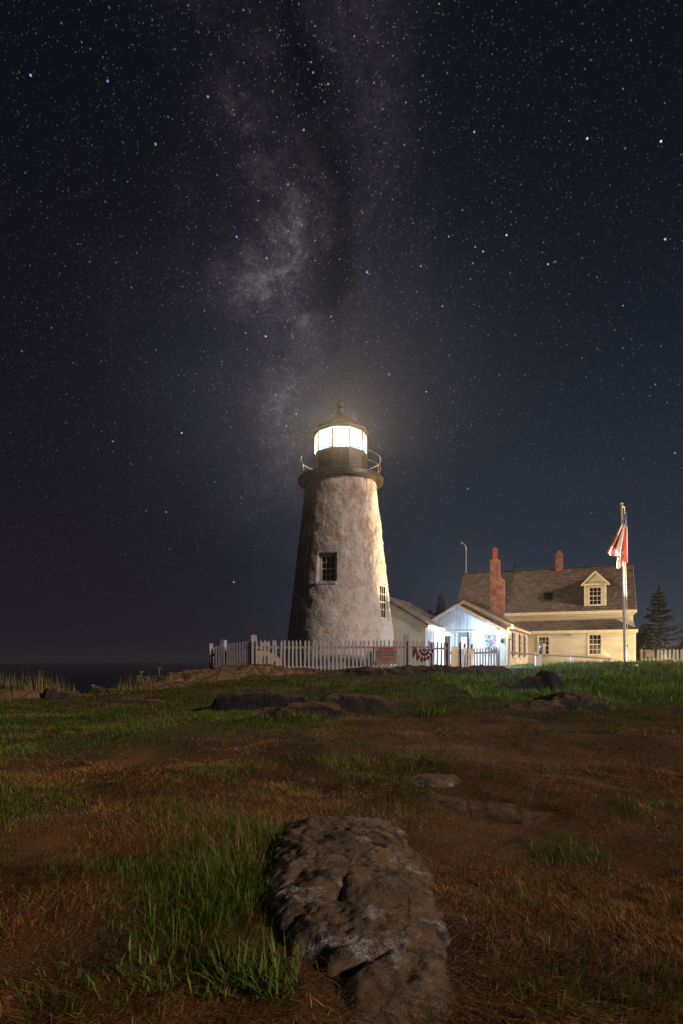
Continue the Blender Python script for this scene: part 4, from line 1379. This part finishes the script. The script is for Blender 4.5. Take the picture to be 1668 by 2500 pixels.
# small yellow bell house beyond the left of the fence
bh = thing('bell_house', 'tiny yellow gabled building glimpsed through the left of the fence', 'outbuilding', (-6.35, 49.5, -.05), R(3))
MB().prism([(-1.15, -.3), (1.15, -.3), (1.15, 1.62), (0, 2.25), (-1.15, 1.62)], 0, 2.6).build('wall', 'yellow_paint', bh)
br_ = MB()
for sg in (-1, 1):
    br_.prism([(0, 2.42), (sg * 1.42, 1.60), (sg * 1.42, 1.50), (0, 2.30)], -.22, 2.7)
br_.build('roof', 'dark_wood', bh)
MB().prism([(-.42, 2.05), (.42, 2.05), (.42, 2.35), (0, 2.72), (-.42, 2.35)], -.18, 1.2).build('dormer', 'yellow_paint', bh)
MB().box(-.20, .20, -.03, .02, -.2, 1.45).build('door', 'dark_wood', bh)
for xx in (-.72, .72):
    MB().box(xx - .13, xx + .13, -.03, .02, -.1, 1.05).build('window', 'dark_glass', bh)

# ------------------------------------------------------------------ fences
PK = {}


def picket_mesh(w, h, matn, th=.022):
    key = (w, round(h, 2), matn)
    if key not in PK:
        o = MB().prism([(-w / 2, 0), (w / 2, 0), (w / 2, h - .075), (w * .22, h - .01), (0, h), (-w * .22, h - .01), (-w / 2, h - .075)], -th / 2, th / 2).build('picket', matn, fix=True)
        PK[key] = o.data
        bpy.data.objects.remove(o)
    return PK[key]


def fence(name, label, A, B, zA, zB, h, spacing, w, matn='picket_white', rails=(.30, .92), posts=(), cat='fence', rail_mat=None, group=None):
    """pickets from A to B (plan points); zA, zB foot heights; posts: (fraction, side, height)"""
    dx, dy = B[0] - A[0], B[1] - A[1]
    L = math.hypot(dx, dy); ang = math.atan2(dy, dx)
    t = thing(name, label, cat, (A[0], A[1], zA), ang, group)
    n = max(2, int(round(L / spacing)))
    me = picket_mesh(w, h, matn)
    dz = zB - zA
    for i in range(n + 1):
        s = i / n
        o = bpy.data.objects.new('picket', me); COL.objects.link(o); o.parent = t
        o.location = (s * L, 0, dz * s + random.uniform(-.012, .012)); o.rotation_euler = (0, random.gauss(0, .018), 0)
    for rh in rails:
        m = MB()
        m.add([(0, .0125, rh - .04), (L, .0125, rh - .04 + dz), (L, .05, rh - .04 + dz), (0, .05, rh - .04), (0, .0125, rh + .04), (L, .0125, rh + .04 + dz), (L, .05, rh + .04 + dz), (0, .05, rh + .04)],
              [(0, 3, 2, 1), (4, 5, 6, 7), (0, 1, 5, 4), (1, 2, 6, 5), (2, 3, 7, 6), (3, 0, 4, 7)])
        m.build('rail', rail_mat or 'grey_wood', t)
    for (s, side, ph) in posts:
        x = s * L
        MB().box(x - side / 2, x + side / 2, .052, .052 + side, dz * s - .4, dz * s + ph).prism(
            [(x - side / 2 - .015, dz * s + ph), (x + side / 2 + .015, dz * s + ph), (x + side / 2 + .015, dz * s + ph + .03), (x, dz * s + ph + .05), (x - side / 2 - .015, dz * s + ph + .03)], .037, .067 + side).build('post', matn, t, bevel=.006)
    return t


AX = (617 - 834) / F * 24
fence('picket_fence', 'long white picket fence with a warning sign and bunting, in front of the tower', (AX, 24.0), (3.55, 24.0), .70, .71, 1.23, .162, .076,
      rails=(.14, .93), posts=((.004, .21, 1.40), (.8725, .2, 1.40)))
fence('picket_fence', 'short end stretch of white picket fence up to the gate post, right of the bunting', (3.72, 24.02), (4.36, 24.10), .71, .72, 1.14, .160, .080,
      rails=(.14, .88), posts=((-.12, .10, 1.1), (.98, .18, 1.34),))
fence('picket_fence', 'white picket fence running back from the corner post on the left of the tower', (-5.22, 24.75), (AX - .10, 24.08), .49, .70, 1.23, .128, .075,
      rails=(.30, .93), posts=((.15, .2, 1.40),))
fence('picket_fence', 'farthest short stretch of picket fence, brownish inside face, at the left end', (-5.27, 24.85), (-5.78, 26.7), .49, .42, 1.20, .165, .085,
      rails=(.30, .90), posts=((.45, .16, 1.34),))
fence('picket_fence', 'low dark looking picket fence between the gate leaves and the right porch post', (5.95, 26.6), (7.0, 26.75), .72, .74, .98, .14, .062,
      rails=(.72,), posts=())
fence('picket_fence', 'white picket fence with a dog sign at the right edge, beyond the house', (21.25, 42.0), (25.4, 41.4), .88, .9, .98, .27, .155, rails=(.28,), posts=((.0, .14, .95),))

# leaning gate leaves stacked beside the fence
def gate_leaf(A, B, z, h, label, lean=0.0, npk=8, w=.11, tan=True):
    dx, dy = B[0] - A[0], B[1] - A[1]
    L = math.hypot(dx, dy)
    t = thing('gate_leaf', label, 'gate', (A[0], A[1], z), math.atan2(dy, dx), 'gate leaves standing open beside the fence')
    t.rotation_euler = (lean, 0, math.atan2(dy, dx))
    me = picket_mesh(w, h, 'picket_tan')
    for i in range(npk):
        o = bpy.data.objects.new('picket', me); COL.objects.link(o); o.parent = t
        o.location = (L * (i + .5) / npk, 0, random.uniform(-.01, .01))
    for rh in (.22, h - .26):
        MB().box(0, L, .0125, .05, rh - .045, rh + .045).build('rail', 'picket_tan', t)
    return t


gate_leaf((4.47, 24.2), (5.02, 25.5), .70, .98, 'tan gate leaf of narrow pickets, nearest the gate post', .02, 8, .12)
gate_leaf((5.12, 25.2), (5.42, 26.0), .70, .96, 'tan leaning gate leaf in the middle of the open gate group', .06, 7, .11)
gate_leaf((5.42, 25.6), (5.86, 26.6), .70, .92, 'pale tan gate leaf standing farthest right of the open gate group', .05, 9, .11)
for (px, d, top, lb) in ((1124, 25.9, 1567, 'slim dark post with a slanted top just behind the first gate leaf'), (1134.5, 26.6, 1570, 'slim dark post with a pointed black top behind the middle gate leaf'),
                         (1152, 27.0, 1571, 'slim dark post with a pointed black top behind the last gate leaf')):
    x, y, zt = P(px, top, d)
    t = thing('gate_post', lb, 'post', (x, y, .72), R(20), 'dark posts behind the gate leaves')
    MB().prism([(-.035, -.3), (.035, -.3), (.035, zt - .72), (-.035, zt - .72 - .07)], -.035, .035).build('shaft', 'dark_wood', t)
t = thing('white_board', 'short pale board leaning upright against the gate leaves', 'board', (5.50, 25.35, .70), R(50))
MB().box(0, .20, -.015, .015, -.05, .72).build('board', 'white_paint', t)
MB().box(-.02, 0, -.02, .02, -.05, .72).build('edge_strip', 'grey_metal', t)
t = thing('white_post', 'short white post right of the dark porch post', 'post', (7.62, 27.0, .74), 0)
MB().box(-.05, .05, -.05, .05, -.2, .85).box(-.065, .065, -.065, .065, .85, .89).build('shaft', 'white_paint', t, bevel=.006)

# rail fence in front of the house
rp = [(7.62, 27.15, 1.53, .74), (P(1311, 1595, 29)[0], 29, 1.44, .78), (P(1396, 1599, 32)[0], 32, 1.39, .84), (P(1489, 1606, 34)[0], 34, 1.24, .95)]
t = thing('rail_fence', 'low fence of one pale rail on square posts crossing the lawn before the yellow house', 'fence', (rp[1][0], rp[1][1], rp[1][3]), 0)
off = Vector((rp[1][0], rp[1][1], rp[1][3]))
for k, (x, y, zt, zb) in enumerate(rp[1:]):
    m = MB(Matrix.Translation(Vector((x, y, 0)) - Vector((off.x, off.y, off.z)) ))
    m.box(-.075, .075, -.075, .075, zb - .3, zt + .02)
    if k == 0: m.box(.09, .22, -.05, .08, zb - .3, zt - .03)
    m.build('post', 'white_paint', t, bevel=.008)
for a_, b_ in zip(rp, rp[1:]):
    p0 = Vector((a_[0], a_[1] - .10, a_[2] - .06)) - off; p1 = Vector((b_[0], b_[1] - .10, b_[2] - .06)) - off
    MB().tube(p0, p1, .045, .045, 8).build('rail', 'pale_metal', t)

# warning sign on the fence
t = thing('warning_sign', 'tan warning board with red and black lettering hung on the picket fence', 'sign', (P(943, 1600, 23.95)[0], 23.955, .98), 0)
MB().box(-.45, .45, -.02, 0, 0, .66).build('board', 'sign_board', t, bevel=.004)
MB().box(-.46, .46, -.012, .006, -.012, -.001).box(-.46, .46, -.012, .006, .661, .672).build('border_strip', 'sign_dark', t)
y_ = -.0225
text_part('lettering', 'WARNING', .115, 'sign_red', t, Matrix.Translation((0, y_, .585)), bold=.005, sx=1.05)
for k, s_ in enumerate(('EXTREME CAUTION & COMMON SENSE', 'MUST PREVAIL WHEN ON ROCKS.', 'STAY BACK - LARGE WAVES CAN', 'SWEEP YOU AWAY BEFORE YOU SEE', 'THE WATER.')):
    text_part('lettering', s_, .048, 'sign_dark', t, Matrix.Translation((-.41, y_, .50 - .058 * k)), 'LEFT', bold=.002)
text_part('lettering', 'LIVES HAVE BEEN LOST!', .083, 'sign_red', t, Matrix.Translation((0, y_, .205)), bold=.003, sx=.86)
for k, s_ in enumerate(('STAY CLEAR OF SLIPPERY STONES,', 'STRONG CURRENTS.')):
    text_part('lettering', s_, .048, 'sign_dark', t, Matrix.Translation((-.41, y_, .125 - .058 * k)), 'LEFT')

# dog sign on the right fence
t = thing('dog_sign', 'small pale board with a brown dog picture on the right hand picket fence', 'sign', (21.72, 41.80, 1.32), R(-8))
MB().box(-.28, .28, -.02, 0, 0, .50).build('board', 'sign_grey', t)
MB().box(-.28, -.255, -.03, -.021, 0, .5).box(.255, .28, -.03, -.021, 0, .5).box(-.255, .255, -.03, -.021, .475, .5).box(-.255, .255, -.03, -.021, 0, .025).build('frame', 'sign_dark', t)
MB().box(-.20, .20, -.026, -.021, .40, .43).box(-.20, .20, -.026, -.021, .33, .37).build('lettering', 'sign_dark', t)
MB().prism([(-.10, .24), (-.09, .30), (-.05, .28), (0, .22), (.07, .22), (.10, .25), (.09, .19), (.07, .10), (.04, .10), (.03, .16), (-.04, .18), (-.05, .10), (-.08, .10), (-.08, .2)], -.028, -.021).build('dog_picture', 'terracotta', t)

# bunting fan
t = thing('bunting_fan', 'pleated red, white and blue half round bunting on the picket fence', 'bunting', (P(1036, 1581, 23.93)[0], 23.93, EYE + 26 * 23.93 / F), 0)


def fan(name, r0, r1, material, y0):
    n = 56; vs = []; fs = []
    for i in range(n + 1):
        a = math.pi * i / n
        w = .022 * math.sin(a * 15)
        for r in (r0, r1):
            k = 1.0 - .03 * (math.sin(a * 15) + 1) * (r / .4)
            vs.append((-r * math.cos(a) * .92 * k, y0 - w * r / .3 - .03, -r * math.sin(a) * 1.22 * k))
    for i in range(n): fs.append((2 * i, 2 * i + 1, 2 * i + 3, 2 * i + 2))
    m = MB().add(vs, fs)
    o = m.build(name, material, t, fix=False)
    sd_ = o.modifiers.new('thick', 'SOLIDIFY'); sd_.thickness = .006
    return o


fan('red_band', .01, .10, 'bunting_red', -.012)
fan('white_band', .09, .15, 'bunting_white', -.010)
fan('blue_band', .145, .235, 'bunting_blue', -.008)
fan('white_band', .225, .325, 'bunting_white', -.006)
fan('red_band', .315, .40, 'bunting_red', -.004)
MB().prism([(-.44, .09), (-.33, .06), (-.32, -.12), (-.37, -.28), (-.42, -.10)], -.03, -.018).build('red_tail', 'bunting_red', t)
MB().prism([(.32, .0), (.38, -.02), (.38, -.14), (.33, -.10)], -.03, -.018).build('red_tail', 'bunting_red', t)

# ------------------------------------------------------------------ flagpole and flag
fx, fy, fz = P(1527, 1612, 36); fz = .92
ftop = P(1518, 1232, 36)
fp = thing('flagpole', 'tall white flagpole with a gold ball standing in front of the yellow house', 'flagpole', (fx, fy, fz), 0)
rel = Vector(ftop) - Vector((fx, fy, fz))
MB().tube((0, 0, -.3), rel * .45, .095, .085, 12).tube(rel * .45, rel, .085, .060, 12).build('pole', 'pale_metal', fp, smooth=False)
MB().ball(tuple(rel + Vector((0, 0, .06))), .10, 14, 10).build('finial_ball', 'gold_paint', fp, smooth=True)
MB().tube(rel + Vector((.05, 0, -.12)), rel + Vector((.2, 0, -.16)), .04, .04, 8).tube(rel + Vector((.0, 0, -.02)), rel + Vector((.0, 0, -.10)), .085, .085, 12).build('truck', 'pale_metal', fp)
hl = MB().path([tuple(rel + Vector((.17, -.02, -.16))), tuple(rel * .66 + Vector((.13, -.04, 0))), (.14, -.05, 1.0)], .018, 6)
hl.build('halyard', 'picket_tan', fp)
MB().box(.06, .14, -.03, .03, .95, 1.12).build('cleat', 'grey_metal', fp)

fl = thing('flag', 'limp red and white striped flag with starred blue corner on the tall pole', 'flag', tuple(P(1524, 1250, 35.9)), 0)


def build_flag():
    nu, nv = 46, 70
    rows_y = [0, 14, 28, 37, 60, 85, 101, 133]           # drop in photo pixels
    xl = [0, -3, -9, -14, -25, -38, -47, -14]
    xr = [3, 3, 3, 3, 3, 3, 3, 3]
    k = 35.9 / F
    V = np.zeros((nu, nv, 3)); UV = np.zeros((nu, nv, 2))
    for i in range(nu):
        u = i / (nu - 1)
        for j in range(nv):
            v = j / (nv - 1)
            # stripes nearer the hoist hang lower
            drop = v * (102 + 24 * u ** 1.3)
            yy = min(drop, 101)
            a = np.interp(yy, rows_y[:7], xl[:7]); b_ = np.interp(drop, [0, 14, 28, 60, 101, 133], [3, 3.6, 3.8, 4, 4, 4])
            x = a + (b_ - a) * (u ** .9)
            amp = .05 + .24 * v
            fold = amp * math.sin(u * 13 + 1.2 * v) + .5 * amp * math.sin(u * 6.2 - 2 * v + .6)
            V[i, j] = (x * k, -.14 - fold * .8, -drop * k); UV[i, j] = (u, v)
    ff = grid_faces(nu, nv)
    o = np_mesh('cloth', V.reshape(-1, 3), ff.ravel(), np.full(len(ff), 4), 'flag', fl, smooth=True, uv=UV.reshape(-1, 2))
    V2 = np.zeros((14, 14, 3)); U2 = np.zeros((14, 14, 2))
    for i in range(14):
        for j in range(14):
            u = i / 13; v = j / 13
            V2[i, j] = ((-16 + 5 * v * 0 + 20 * u - 2 * v) * k, .03 + .06 * math.sin(u * 8), -(108 + 27 * v + 3 * math.sin(u * 6)) * k); U2[i, j] = (.1 + u * .4, .6 + .3 * v)
    f2 = grid_faces(14, 14)
    np_mesh('back_fold', V2.reshape(-1, 3), f2.ravel(), np.full(len(f2), 4), 'flag', fl, smooth=True, uv=U2.reshape(-1, 2))


build_flag()

# small floodlights (their glow is what the photograph shows)
flx, fly = 19.0, 34.4
fg = gz(flx, fly)[0]
t = thing('floodlight', 'small black ground floodlight by the flagpole aimed up at the flag', 'floodlight', (flx, fly, fg), R(20))
MB().box(-.12, .12, -.10, .05, .04, .18).tube((0, 0, -.1), (0, 0, .06), .03, .03, 8).build('housing', 'black_iron', t)
hx, hy = 19.5, 35.6
hg = gz(hx, hy)[0]
t = thing('floodlight', 'small black ground floodlight near the corner of the yellow house aimed at its front', 'floodlight', (hx, hy, hg), R(10))
MB().box(-.12, .12, -.10, .05, .04, .18).tube((0, 0, -.1), (0, 0, .06), .03, .03, 8).build('housing', 'black_iron', t)
point_light('house_flood_light', (0, .12, .34), FLOOD_W, (1.0, .71, .35), .08, parent=t)
point_light('flag_spot', (flx, fly, fg + .32), FLAG_W, (1.0, .86, .66), .05, spot=(P(1508, 1320, 35.9), 26, .5))
bx, by = 16.6, 36.6
bg_ = gz(bx, by)[0]
t = thing('floodlight', 'small black ground floodlight near the flagpole aimed back at the tower', 'floodlight', (bx, by, bg_), R(-60))
MB().box(-.10, .10, -.10, .05, .04, .16).tube((0, 0, -.1), (0, 0, .06), .03, .03, 8).build('housing', 'black_iron', t)
sp_ = point_light('tower_beam', (bx, by, bg_ + .40), BEAM_W, (1.0, .67, .31), .05, spot=((1.6, 28.2, 7.0), 27, .5))

# wind sensor mast at the left end of the ridge
mx, my, mz0 = P(1138, 1404, 49.7)
t = thing('sensor_mast', 'thin metal mast with a curved arm and wind sensor at the left ridge end', 'mast', (mx, my, mz0 - .25), 0)
kk = 49.7 / F
MB().tube((0, 0, 0), (0, 0, .25 + 62 * kk), .03, .025, 8).tube((0, 0, .2 + 62 * kk), (-1 * kk, 0, .2 + 73 * kk), .05, .045, 8).build('mast_pole', 'pale_metal', t)
MB().path([(-1 * kk, 0, .2 + 72 * kk), (-3 * kk, 0, .2 + 76 * kk), (-6 * kk, 0, .2 + 78 * kk), (-10 * kk, 0, .2 + 79 * kk)], .022, 6).build('arm', 'pale_metal', t)
MB().ball((-10 * kk, 0, .2 + 79 * kk), .07, 8, 6).path([(-13 * kk, 0, .2 + 82 * kk), (-10 * kk, 0, .2 + 79 * kk), (-9 * kk, .1, .2 + 77 * kk)], .03, 6).build('wind_sensor', 'pale_metal', t)


# ------------------------------------------------------------------ trees
def conifer(label, loc, h, rad, seed, dens=1.0, bare=.12, tip=1.0, n_wh=26, leaf=.11, group='spruce trees behind the house', col=((.020, .036, .018), (.13, .13, .050))):
    r_ = np.random.default_rng(seed)
    t = thing('spruce_tree', label, 'tree', loc, 0, group)
    tk = MB()
    pts = [(.0, 0, -.3)] + [(.03 * math.sin(k * 1.3) * h / 8, .02 * math.cos(k) * h / 8, h * k / 10) for k in range(1, 11)]
    for k in range(10):
        tk.tube(pts[k], pts[k + 1], .028 * h * (1 - k / 10.5) , .028 * h * (1 - (k + 1) / 10.5), 7)
    P_ = []
    for w in range(n_wh):
        f = bare + (1 - bare) * (w / n_wh) ** .95
        z = f * h
        L = rad * (1 - f) ** .75 * r_.uniform(.75, 1.15) + .10 * rad
        nb = r_.integers(4, 8)
        a0 = r_.uniform(0, 6.28)
        for q in range(nb):
            a = a0 + q * 6.28 / nb + r_.uniform(-.3, .3)
            l = L * r_.uniform(.55, 1.1)
            rise = r_.uniform(.02, .30) if f > .3 else r_.uniform(-.18, .12)
            end = np.array([l * math.cos(a), l * math.sin(a), z + l * rise])
            tk.tube((0, 0, z), tuple(end), .012 * h * (1 - f) * .5 + .008, .004, 4, cap=False)
            m = int((28 + 60 * l) * dens)
            s = r_.random(m) ** .65
            p = np.array([0, 0, z]) + s[:, None] * (end - np.array([0, 0, z]))
            wdt = .10 * rad * (.25 + s * (1.15 - s)) 
            p = p + r_.normal(size=(m, 3)) * np.stack([wdt, wdt, wdt * .42], 1)
            P_.append(p)
    top = np.array([0, 0, h]) + r_.normal(size=(60, 3)) * np.array([.05, .05, .22]) * h / 8
    P_.append(top)
    leaf_mass(np.concatenate(P_), leaf, col[0], col[1], 'crown', t)
    tk.build('trunk', 'bark', t)
    return t


def tree_at(px, apex, d, rad, seed, label, **k):
    x, y, zt = P(px, apex, d)
    zb = .75
    return conifer(label, (x, y, zb), zt - zb, rad, seed, **k)


tree_at(1609, 1441, 58, 2.3, 3, 'tall spruce with a bare gappy top standing right of the yellow house', dens=.62, bare=.10, n_wh=18)
tree_at(1702, 1480, 60, 2.3, 8, 'spruce cut by the right edge of the picture', dens=.6, n_wh=18)
tree_at(1077, 1455, 72, 1.5, 5, 'dim narrow spruce above the shed roof, left of the porch gable', dens=1.3, leaf=.14)
tree_at(1258, 1387, 76, 1.6, 6, 'treetop just poking over the house ridge', dens=1.0, leaf=.14)
tree_at(1050, 1490, 80, 2.0, 9, 'low dim spruce half hidden behind the shed roof', dens=1.2, leaf=.14)
bush('leafy_tree', 29.5, 58, 1.2, 1.1, 4.2, 2600, 'dark rounded tree beside the right corner of the house', (.010, .018, .012), (.03, .042, .022), .12, 'tree', .8, 12, 'dark leafy trees behind the right fence')
bush('leafy_tree', 32.3, 56, 1.9, 1.3, 2.5, 2600, 'dark bushy pine under the tall spruce', (.010, .018, .014), (.03, .042, .026), .11, 'tree', .8, 12, 'dark leafy trees behind the right fence')
bush('leafy_tree', 34.4, 57, 1.6, 1.2, 2.2, 2200, 'dark shrubby tree at the right edge behind the dog sign fence', (.010, .018, .014), (.03, .042, .026), .11, 'tree', .8, 10, 'dark leafy trees behind the right fence')
bush('distant_tree', 40, 78, 6, 2, 4.2, 5200, 'faint far tree line behind the right fence', (.012, .018, .014), (.03, .04, .028), .2, 'tree', .6, 14)

# small pale stones lying on the right lawn
for (px, py, d, r_s, lb) in ((1553, 1625, 26, .10, 'small white stone on the lawn below the house corner'), (1650, 1610, 38, .12, 'small pale stone below the right hand picket fence')):
    x, y, z = P(px, py, d); z = gz(x, y)[0]
    o = MB().ball((0, 0, .05), r_s, 10, 7, .8).build('pale_stone', 'white_paint', None, smooth=True)
    o.location = (x, y, z)
    tag(o, lb, 'stone', 'pale stones on the lawn')

# ------------------------------------------------------------------ night haze
if HAZE > 0:
    hm = bpy.data.materials.new('haze'); hm.use_nodes = True
    t_ = hm.node_tree; t_.nodes.clear()
    pv = t_.nodes.new('ShaderNodeVolumePrincipled')
    pv.inputs['Color'].default_value = (.95, .95, .95, 1); pv.inputs['Density'].default_value = HAZE
    pv.inputs['Anisotropy'].default_value = .8
    oo = t_.nodes.new('ShaderNodeOutputMaterial'); t_.links.new(pv.outputs[0], oo.inputs['Volume'])
    MATS['haze'] = hm
    struct(MB().box(-2700, 2700, -400, 2400, -17, 15.2).build('haze', 'haze'), 'stuff')
